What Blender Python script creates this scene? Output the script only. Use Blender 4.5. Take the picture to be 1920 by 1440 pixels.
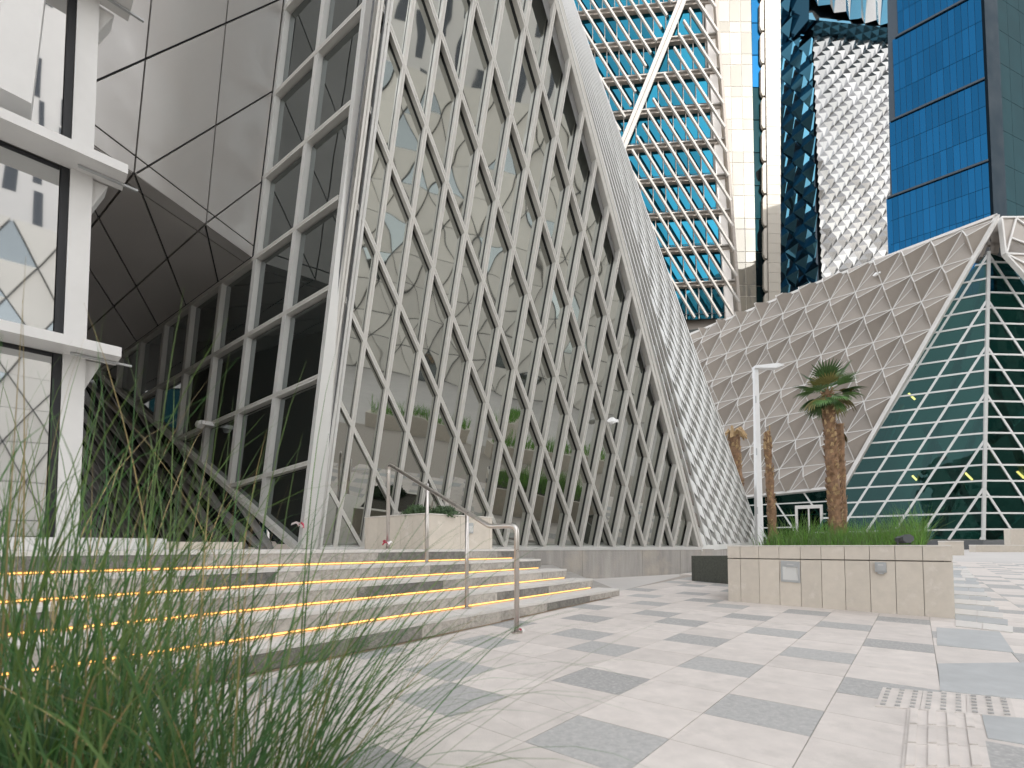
import bpy, math, random
from mathutils import Vector as V, Matrix, noise as mnoise
random.seed(7)
sc = bpy.context.scene
for o in list(bpy.data.objects): bpy.data.objects.remove(o)

# ------------------------------------------------------------------ camera
F = 907.0; PITCH = math.radians(2.5); HOR = 1026.0; CX = 960.0
CY = HOR - F * math.tan(PITCH)
CAM = V((0, 0, 0.78))
cd = bpy.data.cameras.new('camera'); cam = bpy.data.objects.new('camera', cd)
sc.collection.objects.link(cam); sc.camera = cam
cam.location = CAM; cam.rotation_euler = (math.radians(90) + PITCH, 0, 0)
cd.sensor_fit = 'HORIZONTAL'; cd.sensor_width = 36; cd.lens = F / 1920 * 36
cd.shift_y = (CY - 720) / 1920; cd.clip_end = 3000; cd.clip_start = 0.05
cd.dof.use_dof = True; cd.dof.focus_distance = 9.0; cd.dof.aperture_fstop = 2.8
# ------------------------------------------------------------------ sky, sun, exposure
SUN_EL = math.radians(35); SUN_H = V((0.75, -0.66, 0)).normalized()
w = bpy.data.worlds.new('World'); sc.world = w; w.use_nodes = True
nt = w.node_tree; nt.nodes.clear()
sky = nt.nodes.new('ShaderNodeTexSky'); sky.sky_type = 'NISHITA'; sky.sun_disc = False
sky.sun_elevation = SUN_EL; sky.sun_rotation = math.atan2(SUN_H.x, SUN_H.y)
sky.dust_density = 2.0
hs = nt.nodes.new('ShaderNodeHueSaturation'); hs.inputs['Saturation'].default_value = 0.16
bg = nt.nodes.new('ShaderNodeBackground'); bg.inputs['Strength'].default_value = 0.15
wo = nt.nodes.new('ShaderNodeOutputWorld')
nt.links.new(sky.outputs[0], hs.inputs['Color']); nt.links.new(hs.outputs[0], bg.inputs[0]); nt.links.new(bg.outputs[0], wo.inputs[0])
sl = bpy.data.lights.new('sun', 'SUN'); sl.energy = 2.0; sl.angle = math.radians(0.5); sl.color = (1, 0.955, 0.89)
so = bpy.data.objects.new('sun', sl); sc.collection.objects.link(so); so.location = (0, 0, 90)
sd = -(SUN_H * math.cos(SUN_EL) + V((0, 0, math.sin(SUN_EL))))
so.rotation_euler = sd.to_track_quat('-Z', 'Y').to_euler()
sc.view_settings.view_transform = 'Standard'; sc.view_settings.look = 'None'; sc.view_settings.gamma = 1
sc.view_settings.exposure = 2.0; sc.view_settings.use_curve_mapping = False
sc.render.engine = 'CYCLES'
sc.cycles.max_bounces = 7; sc.cycles.glossy_bounces = 4; sc.cycles.transparent_max_bounces = 6; sc.cycles.diffuse_bounces = 3

# ------------------------------------------------------------------ pixel rays and planes
cp, sp = math.cos(PITCH), math.sin(PITCH)
def ray(px, py):
    x = (px - CX) / F; y = (py - CY) / F
    return V((x, cp + y * sp, sp - y * cp))
def hit(px, py, pl):
    p, n = pl; r = ray(px, py)
    return CAM + r * ((p - CAM).dot(n) / r.dot(n))
def atY(px, py, Y): r = ray(px, py); return CAM + r * (Y / r.y)
def atZ(px, py, z): r = ray(px, py); return CAM + r * ((z - CAM.z) / r.z)
def plane3(a, b, c):
    n = (b - a).cross(c - a).normalized()
    if (CAM - a).dot(n) < 0: n = -n
    return (a, n)
def gz(y):
    if y < 4: return 0.0
    if y < 8: return 0.0125 * (y - 4)
    if y < 26: return 0.05 + 0.031 * (y - 8)
    return 0.608
def onG(px, py):
    r = ray(px, py); Y = 1.0
    for i in range(40):
        Y = (CAM.z - gz(Y)) / max(1e-4, -r.z / r.y) * 0.6 + Y * 0.4
        Y = min(Y, 200)
    p = CAM + r * (Y / r.y); p.z = gz(p.y); return p

# ------------------------------------------------------------------ materials
def mat(name, col, rough=0.6, metal=0.0, var=0.0, nscale=6.0, namt=0.12, bump=0.0, bscale=60.0, spec=0.5,
        emit=None, estr=0.0, coat=0.0, stain=None, streak=0.0):
    m = bpy.data.materials.new(name); m.use_nodes = True
    t = m.node_tree; b = t.nodes['Principled BSDF']; L = t.links
    b.inputs['Roughness'].default_value = rough; b.inputs['Metallic'].default_value = metal
    b.inputs['Specular IOR Level'].default_value = spec; b.inputs['Coat Weight'].default_value = coat
    if emit:
        b.inputs['Emission Color'].default_value = (*emit, 1); b.inputs['Emission Strength'].default_value = estr
    tc = t.nodes.new('ShaderNodeTexCoord')
    cur = t.nodes.new('ShaderNodeRGB'); cur.outputs[0].default_value = (*col, 1); cur = cur.outputs[0]
    geo = t.nodes.new('ShaderNodeNewGeometry')
    if namt > 0:
        n = t.nodes.new('ShaderNodeTexNoise'); n.inputs['Scale'].default_value = nscale; n.inputs['Detail'].default_value = 6
        n.inputs['Roughness'].default_value = 0.65
        L.new(geo.outputs['Position'], n.inputs['Vector'])
        if streak:
            mp = t.nodes.new('ShaderNodeMapping'); mp.inputs['Scale'].default_value = (1, 1, streak)
            L.new(geo.outputs['Position'], mp.inputs[0]); L.new(mp.outputs[0], n.inputs['Vector'])
        r = t.nodes.new('ShaderNodeMapRange'); r.inputs[1].default_value = 0.3; r.inputs[2].default_value = 0.7
        r.inputs[3].default_value = 1 - namt; r.inputs[4].default_value = 1 + namt
        L.new(n.outputs[0], r.inputs[0])
        mx = t.nodes.new('ShaderNodeVectorMath'); mx.operation = 'SCALE'
        L.new(cur, mx.inputs[0]); L.new(r.outputs[0], mx.inputs['Scale']); cur = mx.outputs[0]
        rr = t.nodes.new('ShaderNodeMapRange'); rr.inputs[1].default_value = 0.3; rr.inputs[2].default_value = 0.7
        rr.inputs[3].default_value = max(0.0, rough - 0.12 * min(1, rough * 2)); rr.inputs[4].default_value = min(1, rough + 0.12 * min(1, rough * 2))
        L.new(n.outputs[0], rr.inputs[0]); L.new(rr.outputs[0], b.inputs['Roughness'])
    if var > 0:
        oi = t.nodes.new('ShaderNodeObjectInfo'); r = t.nodes.new('ShaderNodeMapRange')
        r.inputs[3].default_value = 1 - var; r.inputs[4].default_value = 1 + var
        L.new(oi.outputs['Random'], r.inputs[0])
        mx = t.nodes.new('ShaderNodeVectorMath'); mx.operation = 'SCALE'
        L.new(cur, mx.inputs[0]); L.new(r.outputs[0], mx.inputs['Scale']); cur = mx.outputs[0]
    if stain:   # speckle or blotches with a colour of their own
        scol, sscale, lo, hi = stain
        n = t.nodes.new('ShaderNodeTexNoise'); n.inputs['Scale'].default_value = sscale; n.inputs['Detail'].default_value = 8
        n.inputs['Roughness'].default_value = 0.7
        L.new(geo.outputs['Position'], n.inputs['Vector'])
        r = t.nodes.new('ShaderNodeMapRange'); r.inputs[1].default_value = lo; r.inputs[2].default_value = hi
        L.new(n.outputs[0], r.inputs[0])
        mx = t.nodes.new('ShaderNodeMix'); mx.data_type = 'RGBA'
        L.new(r.outputs[0], mx.inputs[0]); L.new(cur, mx.inputs[6]); mx.inputs[7].default_value = (*scol, 1); cur = mx.outputs[2]
    L.new(cur, b.inputs['Base Color'])
    if bump > 0:
        n = t.nodes.new('ShaderNodeTexNoise'); n.inputs['Scale'].default_value = bscale; n.inputs['Detail'].default_value = 4
        L.new(geo.outputs['Position'], n.inputs['Vector'])
        bp = t.nodes.new('ShaderNodeBump'); bp.inputs['Strength'].default_value = bump; bp.inputs['Distance'].default_value = 0.02
        L.new(n.outputs[0], bp.inputs['Height']); L.new(bp.outputs[0], b.inputs['Normal'])
    return m
def glass(name, tint, rough=0.02, wave=0.03, wscale=1.2, under=(0.02, 0.03, 0.03), face=0.55, var=0.0):
    """coated architectural glass: tinted mirror coat over a dark body"""
    m = bpy.data.materials.new(name); m.use_nodes = True
    t = m.node_tree; L = t.links; b = t.nodes['Principled BSDF']
    b.inputs['Base Color'].default_value = (*under, 1); b.inputs['Roughness'].default_value = 0.3; b.inputs['Specular IOR Level'].default_value = 0.1
    g = t.nodes.new('ShaderNodeBsdfGlossy'); g.inputs['Color'].default_value = (*tint, 1); g.inputs['Roughness'].default_value = rough
    lw = t.nodes.new('ShaderNodeLayerWeight'); lw.inputs['Blend'].default_value = 0.35
    r = t.nodes.new('ShaderNodeMapRange'); r.inputs[3].default_value = face; r.inputs[4].default_value = 0.98
    L.new(lw.outputs['Facing'], r.inputs[0])
    mx = t.nodes.new('ShaderNodeMixShader'); L.new(r.outputs[0], mx.inputs[0]); L.new(b.outputs[0], mx.inputs[1]); L.new(g.outputs[0], mx.inputs[2])
    geo = t.nodes.new('ShaderNodeNewGeometry')
    n = t.nodes.new('ShaderNodeTexNoise'); n.inputs['Scale'].default_value = wscale; n.inputs['Detail'].default_value = 1
    oi = t.nodes.new('ShaderNodeObjectInfo'); ad = t.nodes.new('ShaderNodeVectorMath'); ad.operation = 'ADD'
    ml = t.nodes.new('ShaderNodeMath'); ml.operation = 'MULTIPLY'; ml.inputs[1].default_value = 57.0
    L.new(oi.outputs['Random'], ml.inputs[0]); L.new(geo.outputs['Position'], ad.inputs[0]); L.new(ml.outputs[0], ad.inputs[1])
    L.new(ad.outputs[0], n.inputs['Vector'])
    bp = t.nodes.new('ShaderNodeBump'); bp.inputs['Strength'].default_value = 1.0; bp.inputs['Distance'].default_value = wave
    L.new(n.outputs[0], bp.inputs['Height']); L.new(bp.outputs[0], g.inputs['Normal'])
    if var:
        rv = t.nodes.new('ShaderNodeMapRange'); rv.inputs[3].default_value = 1 - var; rv.inputs[4].default_value = 1 + var
        sc_ = t.nodes.new('ShaderNodeVectorMath'); sc_.operation = 'SCALE'; sc_.inputs[0].default_value = tint
        L.new(oi.outputs['Random'], rv.inputs[0]); L.new(rv.outputs[0], sc_.inputs['Scale']); L.new(sc_.outputs[0], g.inputs['Color'])
    L.new(mx.outputs[0], t.nodes['Material Output'].inputs[0])
    return m
def seeglass(name, tint, body):
    m = bpy.data.materials.new(name); m.use_nodes = True
    t = m.node_tree; L = t.links
    tr = t.nodes.new('ShaderNodeBsdfTransparent'); tr.inputs[0].default_value = (*tint, 1)
    g = t.nodes.new('ShaderNodeBsdfGlossy'); g.inputs['Color'].default_value = (*body, 1); g.inputs['Roughness'].default_value = 0.02
    lw = t.nodes.new('ShaderNodeLayerWeight'); lw.inputs['Blend'].default_value = 0.3
    r = t.nodes.new('ShaderNodeMapRange'); r.inputs[3].default_value = 0.25; r.inputs[4].default_value = 0.8
    L.new(lw.outputs['Facing'], r.inputs[0])
    mx = t.nodes.new('ShaderNodeMixShader'); L.new(r.outputs[0], mx.inputs[0]); L.new(tr.outputs[0], mx.inputs[1]); L.new(g.outputs[0], mx.inputs[2])
    geo = t.nodes.new('ShaderNodeNewGeometry'); n = t.nodes.new('ShaderNodeTexNoise'); n.inputs['Scale'].default_value = 0.5
    L.new(geo.outputs['Position'], n.inputs['Vector'])
    bp = t.nodes.new('ShaderNodeBump'); bp.inputs['Distance'].default_value = 0.03; L.new(n.outputs[0], bp.inputs['Height']); L.new(bp.outputs[0], g.inputs['Normal'])
    L.new(mx.outputs[0], t.nodes['Material Output'].inputs[0])
    return m
M = {}
M['frame'] = mat('silver_frame', (0.60, 0.585, 0.545), 0.42, 0.2, namt=0.05, nscale=3)
M['frame_light'] = mat('light_frame', (0.60, 0.595, 0.57), 0.4, 0.15, namt=0.04, nscale=3)
M['frame_shaded'] = mat('shaded_frame', (0.42, 0.41, 0.39), 0.45, 0.3, namt=0.06, nscale=3)  # silver frame with the shade under the fold put into its colour
M['gasket'] = mat('black_gasket', (0.012, 0.013, 0.015), 0.6, namt=0)
M['glassM'] = glass('beige_mirror_glass', (0.53, 0.54, 0.505), wave=0.007, wscale=1.1, face=0.80, var=0.10)
M['glassL'] = glass('grey_mirror_glass', (0.36, 0.385, 0.385), wave=0.006, wscale=0.9, face=0.62, var=0.12)
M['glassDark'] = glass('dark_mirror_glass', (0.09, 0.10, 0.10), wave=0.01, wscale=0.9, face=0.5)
M['glassLB'] = glass('clear_mirror_glass', (0.85, 0.86, 0.86), wave=0.012, wscale=0.5, face=0.8)
M['alu'] = mat('satin_aluminium_panel', (0.47, 0.45, 0.43), 0.45, 0.4, var=0.03, namt=0.05, nscale=1.2)
M['white_metal'] = mat('white_painted_metal', (0.60, 0.59, 0.57), 0.42, 0.0, namt=0.04, nscale=2.5)
M['concrete'] = mat('stained_concrete', (0.33, 0.31, 0.285), 0.85, namt=0.22, nscale=5, bump=0.3, bscale=40, streak=0.12, stain=((0.42, 0.37, 0.31), 1.4, 0.5, 0.75))
M['cream_stone'] = mat('cream_stone_panel', (0.60, 0.54, 0.46), 0.6, var=0.04, namt=0.06, nscale=9, bump=0.06, bscale=90, stain=((0.68, 0.62, 0.55), 5, 0.58, 0.7))
M['cap_stone'] = mat('cream_coping_stone', (0.68, 0.64, 0.58), 0.6, namt=0.05, nscale=7)
M['pave'] = mat('pale_paving_stone', (0.60, 0.545, 0.50), 0.7, var=0.07, namt=0.10, nscale=7, bump=0.12, bscale=120, stain=((0.47, 0.43, 0.39), 2.6, 0.55, 0.78))
M['pave_grey'] = mat('grey_paving_stone', (0.37, 0.36, 0.345), 0.72, var=0.12, namt=0.16, nscale=28, bump=0.2, bscale=150, stain=((0.50, 0.48, 0.455), 45, 0.5, 0.66))
M['pave_slate'] = mat('blue_grey_slab', (0.42, 0.425, 0.42), 0.6, var=0.06, namt=0.12, nscale=6, bump=0.1, bscale=80)
M['joint'] = mat('sandy_joint', (0.36, 0.32, 0.28), 0.9, namt=0.1, nscale=20)
M['ground'] = mat('plaza_ground', (0.52, 0.49, 0.46), 0.8, namt=0.08, nscale=0.8, bump=0.1, bscale=60)
M['step_light'] = mat('light_granite', (0.38, 0.35, 0.31), 0.75, var=0.18, namt=0.32, nscale=26, bump=0.35, bscale=130, stain=((0.56, 0.51, 0.45), 2.5, 0.5, 0.7))
M['step_dark'] = mat('dark_granite', (0.21, 0.198, 0.175), 0.75, var=0.25, namt=0.4, nscale=20, bump=0.8, bscale=90, stain=((0.40, 0.37, 0.32), 3.5, 0.55, 0.75))
M['tread'] = mat('pale_tread_stone', (0.60, 0.57, 0.53), 0.7, var=0.05, namt=0.07, nscale=12, bump=0.1, bscale=120)
M['darkstone'] = mat('dark_green_granite', (0.085, 0.09, 0.075), 0.5, namt=0.3, nscale=30, bump=0.1, bscale=90, stain=((0.22, 0.21, 0.19), 6, 0.62, 0.8))
M['led'] = mat('warm_led', (1, 0.7, 0.3), 0.5, namt=0, emit=(1.0, 0.44, 0.10), estr=0.85)
M['steel'] = mat('brushed_steel', (0.60, 0.56, 0.52), 0.33, 1.0, namt=0.03, nscale=9)
M['tape_red'] = mat('red_tape', (0.55, 0.05, 0.10), 0.5, namt=0.05)
M['tape_white'] = mat('white_tape', (0.8, 0.75, 0.74), 0.5, namt=0.05)
def leafmat(name, col, k=0.45):
    m = mat(name, col, 0.5, namt=0.4, nscale=5); t = m.node_tree; b = t.nodes['Principled BSDF']; L = t.links
    tr = t.nodes.new('ShaderNodeBsdfTranslucent'); mx = t.nodes.new('ShaderNodeMixShader'); mx.inputs[0].default_value = k
    src = b.inputs['Base Color'].links[0].from_socket; sc_ = t.nodes.new('ShaderNodeVectorMath'); sc_.operation = 'MULTIPLY'; sc_.inputs[1].default_value = (1.3, 1.5, 0.8)
    L.new(src, sc_.inputs[0]); L.new(sc_.outputs[0], tr.inputs[0]); L.new(b.outputs[0], mx.inputs[1]); L.new(tr.outputs[0], mx.inputs[2])
    L.new(mx.outputs[0], t.nodes['Material Output'].inputs[0]); return m
M['grass_pale'] = leafmat('pale_green_blade', (0.14, 0.21, 0.10))
M['grass'] = leafmat('green_blade', (0.08, 0.165, 0.075))
M['grass_mid'] = leafmat('mid_green_blade', (0.125, 0.185, 0.07))
M['grass_dry'] = mat('dry_stalk', (0.34, 0.26, 0.11), 0.6, namt=0.3, nscale=7)
M['grass_bright'] = leafmat('bright_green_blade', (0.13, 0.25, 0.06))
M['shrub'] = mat('shrub_leaf', (0.045, 0.085, 0.03), 0.6, namt=0.4, nscale=9)
M['soil'] = mat('dark_soil', (0.05, 0.042, 0.03), 0.95, namt=0.3, nscale=18)
M['trunk'] = mat('palm_trunk_bark', (0.25, 0.15, 0.085), 0.85, namt=0.45, nscale=8, bump=0.5, bscale=30)
M['trunk_dry'] = mat('dry_palm_fibre', (0.42, 0.29, 0.15), 0.8, namt=0.35, nscale=10)
M['frond'] = mat('palm_leaf', (0.085, 0.165, 0.05), 0.45, var=0.45, namt=0.35, nscale=3)
M['frond_dry'] = mat('yellowing_palm_leaf', (0.24, 0.21, 0.07), 0.6, var=0.3, namt=0.35, nscale=3)
M['lamp'] = mat('white_lamp_paint', (0.74, 0.74, 0.73), 0.35, namt=0.03)
M['Rpanel'] = mat('beige_grey_cassette', (0.30, 0.265, 0.23), 0.5, 0.15, var=0.09, namt=0.07, nscale=0.7)
M['Rrib'] = mat('pale_rib', (0.58, 0.56, 0.53), 0.45, namt=0.04)
M['Gglass'] = seeglass('teal_curtain_glass', (0.20, 0.50, 0.46), (0.05, 0.085, 0.085))
M['Gmull'] = mat('pale_mullion', (0.60, 0.60, 0.58), 0.4, 0.1, namt=0.04)
M['Gint'] = mat('teal_interior_brace', (0.30, 0.42, 0.40), 0.6, namt=0.08)
M['Gback'] = mat('dim_interior', (0.06, 0.065, 0.06), 0.9, namt=0.3, nscale=0.4)
M['yellow_lamp'] = mat('indoor_lamp', (1, 0.8, 0.4), 0.5, namt=0, emit=(1.0, 0.15, 0.05), estr=16)
M['T1glass'] = glass('cyan_blue_glass', (0.016, 0.13, 0.19), var=0.35, wave=0.02, wscale=0.4, under=(0.0, 0.04, 0.06), face=0.75)
M['T1fin'] = mat('white_tower_fin', (0.31, 0.29, 0.265), 0.5, namt=0.03, nscale=0.5)
M['T1ledge'] = mat('tan_tower_ledge', (0.24, 0.21, 0.18), 0.6, namt=0.06, nscale=0.6)
M['cream'] = mat('cream_tower_stone', (0.31, 0.28, 0.235), 0.55, var=0.03, namt=0.04, nscale=0.5)
M['creamglass'] = glass('cream_tower_glass', (0.30, 0.285, 0.25), var=0.2, wave=0.03, wscale=0.3, under=(0.19, 0.175, 0.145), face=0.45)
M['T4dark'] = glass('dark_facet_glass', (0.03, 0.09, 0.13), wave=0.25, wscale=0.12, under=(0.005, 0.01, 0.015), face=0.7)
M['T4silver'] = glass('silver_facet_glass', (0.15, 0.15, 0.148), wave=0.25, wscale=0.12, rough=0.12, under=(0.10, 0.10, 0.10), face=0.75)
M['facet_edge'] = mat('facet_edge_trim', (0.40, 0.41, 0.41), 0.4, 0.3, namt=0)
M['T5glass'] = glass('deep_blue_glass', (0.010, 0.085, 0.19), var=0.14, wave=0.03, wscale=0.15, under=(0.0, 0.02, 0.05), face=0.8)
M['T5dark'] = glass('dark_teal_glass', (0.005, 0.022, 0.026), wave=0.15, wscale=0.25, under=(0.001, 0.005, 0.006), face=0.7)
M['T5joint'] = mat('dark_blue_joint', (0.03, 0.045, 0.06), 0.4, 0.3, namt=0)
M['T5corner'] = mat('blue_grey_corner', (0.007, 0.013, 0.019), 0.7, 0.0, namt=0.05, nscale=0.4, spec=0.02)
M['white_wall'] = mat('white_tower_wall', (0.74, 0.70, 0.66), 0.6, namt=0.04, nscale=0.3)
M['pink_wall'] = mat('pinkish_triangle_panel', (0.66, 0.62, 0.56), 0.6, var=0.06, namt=0.05, nscale=0.3)
M['dark_window'] = mat('dark_window', (0.05, 0.055, 0.065), 0.15, namt=0)
M['louver'] = mat('pale_louver', (0.60, 0.60, 0.58), 0.45, 0.2, var=0.06, namt=0.04)
M['louver_back'] = mat('louver_backing', (0.42, 0.42, 0.41), 0.6, namt=0.06)
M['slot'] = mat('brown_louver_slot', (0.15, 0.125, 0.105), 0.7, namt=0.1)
M['fixture'] = mat('grey_fixture', (0.42, 0.43, 0.43), 0.45, 0.3, namt=0.05)
M['fixture_dark'] = mat('dark_fixture', (0.10, 0.105, 0.11), 0.45, 0.2, namt=0.05)
M['white_plastic'] = mat('white_plastic_wrap', (0.80, 0.80, 0.79), 0.35, namt=0.05, nscale=30, bump=0.4, bscale=40)

# ------------------------------------------------------------------ object helpers
COL = sc.collection; ORG = {}
def mk(name, verts, faces, m, parent=None, org=None, smooth=False):
    verts = [V(v) for v in verts]
    if org is None:
        org = sum(verts, V((0, 0, 0))) / len(verts)
        if parent is None: org.z = min(v.z for v in verts)
    me = bpy.data.meshes.new(name); me.from_pydata([tuple(v - org) for v in verts], [], faces)
    if isinstance(m, (list, tuple)):
        for k in m: me.materials.append(k)
    else: me.materials.append(m)
    if smooth:
        for p in me.polygons: p.use_smooth = True
    o = bpy.data.objects.new(name, me); COL.objects.link(o)
    ORG[o.name] = org.copy()
    if parent is not None:
        o.parent = parent; o.location = org - ORG[parent.name]
    else: o.location = org
    return o
def thing(name, label, cat, loc, group=None):
    o = bpy.data.objects.new(name, None); COL.objects.link(o); o.location = loc; ORG[o.name] = V(loc)
    o.empty_display_size = 0.3
    return tag(o, label, cat, group)
def tag(o, label=None, cat=None, group=None, kind=None):
    if label: o['label'] = label
    if cat: o['category'] = cat
    if group: o['group'] = group
    if kind: o['kind'] = kind
    return o
class MB:
    def __init__(s): s.v = []; s.f = []; s.mi = []
    def add(s, vs, fs, mi=0):
        k = len(s.v); s.v += [V(v) for v in vs]; s.f += [tuple(i + k for i in f) for f in fs]; s.mi += [mi] * len(fs)
    def build(s, name, m, parent=None, smooth=False, org=None):
        o = mk(name, s.v, s.f, m, parent, org, smooth)
        if isinstance(m, (list, tuple)):
            for p, i in zip(o.data.polygons, s.mi): p.material_index = i
        return o
def prism_g(poly, n, th):
    k = len(poly); vs = list(poly) + [p - n * th for p in poly]
    fs = [tuple(range(k)), tuple(reversed(range(k, 2 * k)))]
    fs += [(i, i + k, (i + 1) % k + k, (i + 1) % k) for i in range(k)]
    return vs, fs
def fix(poly, n):
    a = V((0, 0, 0))
    for i in range(len(poly)): a += poly[i].cross(poly[(i + 1) % len(poly)])
    return poly if a.dot(n) > 0 else list(reversed(poly))
def prism(name, poly, n, th, m, parent=None):
    vs, fs = prism_g(fix(list(poly), n), n, th); return mk(name, vs, fs, m, parent)
def beam_g(p0, p1, n, wd, dp, groove=0.0, lift=0.0):
    d = (p1 - p0).normalized(); n = (n - d * n.dot(d)).normalized(); s = d.cross(n)
    h = wd / 2
    if groove: sec = [(-h, 0), (-groove, 0), (-groove, -groove * 3), (groove, -groove * 3), (groove, 0), (h, 0), (h, -dp), (-h, -dp)]
    else: sec = [(-h, 0), (h, 0), (h, -dp), (-h, -dp)]
    k = len(sec); vs = [p + s * a + n * (b + lift) for p in (p0, p1) for a, b in sec]
    fs = [(i, (i + 1) % k, (i + 1) % k + k, i + k) for i in range(k)]
    if groove:
        fs += [(0, 1, 2, 7), (2, 3, 6, 7), (3, 4, 5, 6), (8, 15, 10, 9), (10, 15, 14, 11), (11, 14, 13, 12)]
    else: fs += [(3, 2, 1, 0), (4, 5, 6, 7)]
    return vs, fs
def beam(name, p0, p1, n, wd, dp, m, parent=None, groove=0.0, lift=0.0):
    if (p1 - p0).length < 0.02: return None
    vs, fs = beam_g(p0, p1, n, wd, dp, groove, lift); return mk(name, vs, fs, m, parent)
def box_g(c, ax, ay, az, lx, ly, lz):   # centre of base
    vs = [c + ax * (lx / 2 * i) + ay * (ly / 2 * j) + az * (lz * k) for k in (0, 1) for i, j in ((-1, -1), (1, -1), (1, 1), (-1, 1))]
    return vs, [(3, 2, 1, 0), (4, 5, 6, 7), (0, 1, 5, 4), (1, 2, 6, 5), (2, 3, 7, 6), (3, 0, 4, 7)]
EX, EY, EZ = V((1, 0, 0)), V((0, 1, 0)), V((0, 0, 1))
def tube_g(pts, rad, seg=10):
    vs = []; fs = []; rads = rad if isinstance(rad, list) else [rad] * len(pts)
    up = V((0.13, 0.2, 1)).normalized(); prev = None
    for i, p in enumerate(pts):
        d = (pts[min(i + 1, len(pts) - 1)] - pts[max(i - 1, 0)]).normalized()
        if prev is None:
            a = d.cross(up);  a = a if a.length > 0.1 else d.cross(EX)
        else: a = prev - d * prev.dot(d)
        a.normalize(); prev = a; b = d.cross(a)
        for k in range(seg):
            t = 2 * math.pi * k / seg; vs.append(p + (a * math.cos(t) + b * math.sin(t)) * rads[i])
    for i in range(len(pts) - 1):
        for k in range(seg): fs.append((i * seg + k, i * seg + (k + 1) % seg, (i + 1) * seg + (k + 1) % seg, (i + 1) * seg + k))
    fs.append(tuple(reversed(range(seg)))); fs.append(tuple(range((len(pts) - 1) * seg, len(pts) * seg)))
    return vs, fs
# 2-D convex clipping (points are tuples of any length, the first two are the plane coordinates)
def clip_half(poly, a, b, c):           # keep a*x+b*y+c >= 0
    out = []
    for i in range(len(poly)):
        p, q = poly[i], poly[(i + 1) % len(poly)]
        dp = a * p[0] + b * p[1] + c; dq = a * q[0] + b * q[1] + c
        if dp >= 0: out.append(p)
        if (dp > 0 > dq) or (dp < 0 < dq):
            t = dp / (dp - dq); out.append(tuple(x + (y - x) * t for x, y in zip(p, q)))
    return out
def area(poly):
    return 0.5 * sum(poly[i][0] * poly[(i + 1) % len(poly)][1] - poly[(i + 1) % len(poly)][0] * poly[i][1] for i in range(len(poly))) if len(poly) > 2 else 0
def clip_poly(poly, conv):
    if area(conv) < 0: conv = list(reversed(conv))
    for i in range(len(conv)):
        (x0, y0), (x1, y1) = conv[i][:2], conv[(i + 1) % len(conv)][:2]
        a, b = -(y1 - y0), (x1 - x0); poly = clip_half(poly, a, b, -(a * x0 + b * y0))
        if len(poly) < 3: return []
    return poly
def split(polys, p, q):
    a, b = -(q[1] - p[1]), q[0] - p[0]; c = -(a * p[0] + b * p[1]); out = []
    for pl in polys:
        for s in (1, -1):
            r = clip_half(pl, a * s, b * s, c * s)
            if len(r) > 2 and abs(area(r)) > 1e-4: out.append(r)
    return out
def inset(poly, d):
    """shrink a convex polygon by d on every side"""
    if area(poly) < 0: poly = list(reversed(poly))
    out = poly
    for i in range(len(poly)):
        (x0, y0), (x1, y1) = poly[i][:2], poly[(i + 1) % len(poly)][:2]
        l = math.hypot(x1 - x0, y1 - y0)
        if l < 1e-6: continue
        a, b = -(y1 - y0) / l, (x1 - x0) / l
        out = clip_half(out, a, b, -(a * x0 + b * y0) - d)
        if len(out) < 3: return []
    return out
class Fr:                                # orthonormal frame on a plane, n towards the viewer
    def __init__(s, pl, up=EZ):
        s.p, s.n = pl; s.v = (up - s.n * up.dot(s.n)).normalized(); s.u = s.v.cross(s.n).normalized()
        s.pl = pl
    def uv(s, P): d = P - s.p; return (d.dot(s.u), d.dot(s.v))
    def P(s, t, h=0.0): return s.p + s.u * t[0] + s.v * t[1] + s.n * h
    def px(s, x, y): return s.uv(hit(x, y, s.pl))
def seg_clip(p, q, conv):
    if area(conv) < 0: conv = list(reversed(conv))
    t0, t1 = 0.0, 1.0
    for i in range(len(conv)):
        (x0, y0), (x1, y1) = conv[i][:2], conv[(i + 1) % len(conv)][:2]
        a, b = -(y1 - y0), (x1 - x0); c = -(a * x0 + b * y0)
        dp = a * p[0] + b * p[1] + c; dq = a * q[0] + b * q[1] + c
        if dp < 0 and dq < 0: return None
        if dp < 0: t0 = max(t0, dp / (dp - dq))
        elif dq < 0: t1 = min(t1, dp / (dp - dq))
    if t1 - t0 < 1e-4: return None
    L = lambda t: (p[0] + (q[0] - p[0]) * t, p[1] + (q[1] - p[1]) * t)
    return L(t0), L(t1)

# ================================================================== GROUND
ys = [-140, -60, -20, -5, 0, 4, 8, 12, 16, 20, 26, 40, 80, 160, 400]; xs = [-300, -80, -20, 0, 20, 80, 300]
vs = [(x, y, gz(y) - 0.03) for y in ys for x in xs]; nx = len(xs)
fs = [(j * nx + i, j * nx + i + 1, (j + 1) * nx + i + 1, (j + 1) * nx + i) for j in range(len(ys) - 1) for i in range(nx - 1)]
tag(mk('ground', vs, fs, M['ground'], org=V((0, 0, 0))), 'pale stone plaza ground reaching to the towers', kind='structure')
TU = V((math.sin(math.radians(36)), math.cos(math.radians(36)), 0)); TV = V((TU.y, -TU.x, 0))   # along the steps / away from them
S0 = V((-1.326, 3.34, 0))                  # a point on the foot of the steps
def uvg(p): d = p - S0; return d.dot(TU), d.dot(TV)
def guv(u, v, dz=0.0): p = S0 + TU * u + TV * v; p.z = gz(p.y) + dz; return p
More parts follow.
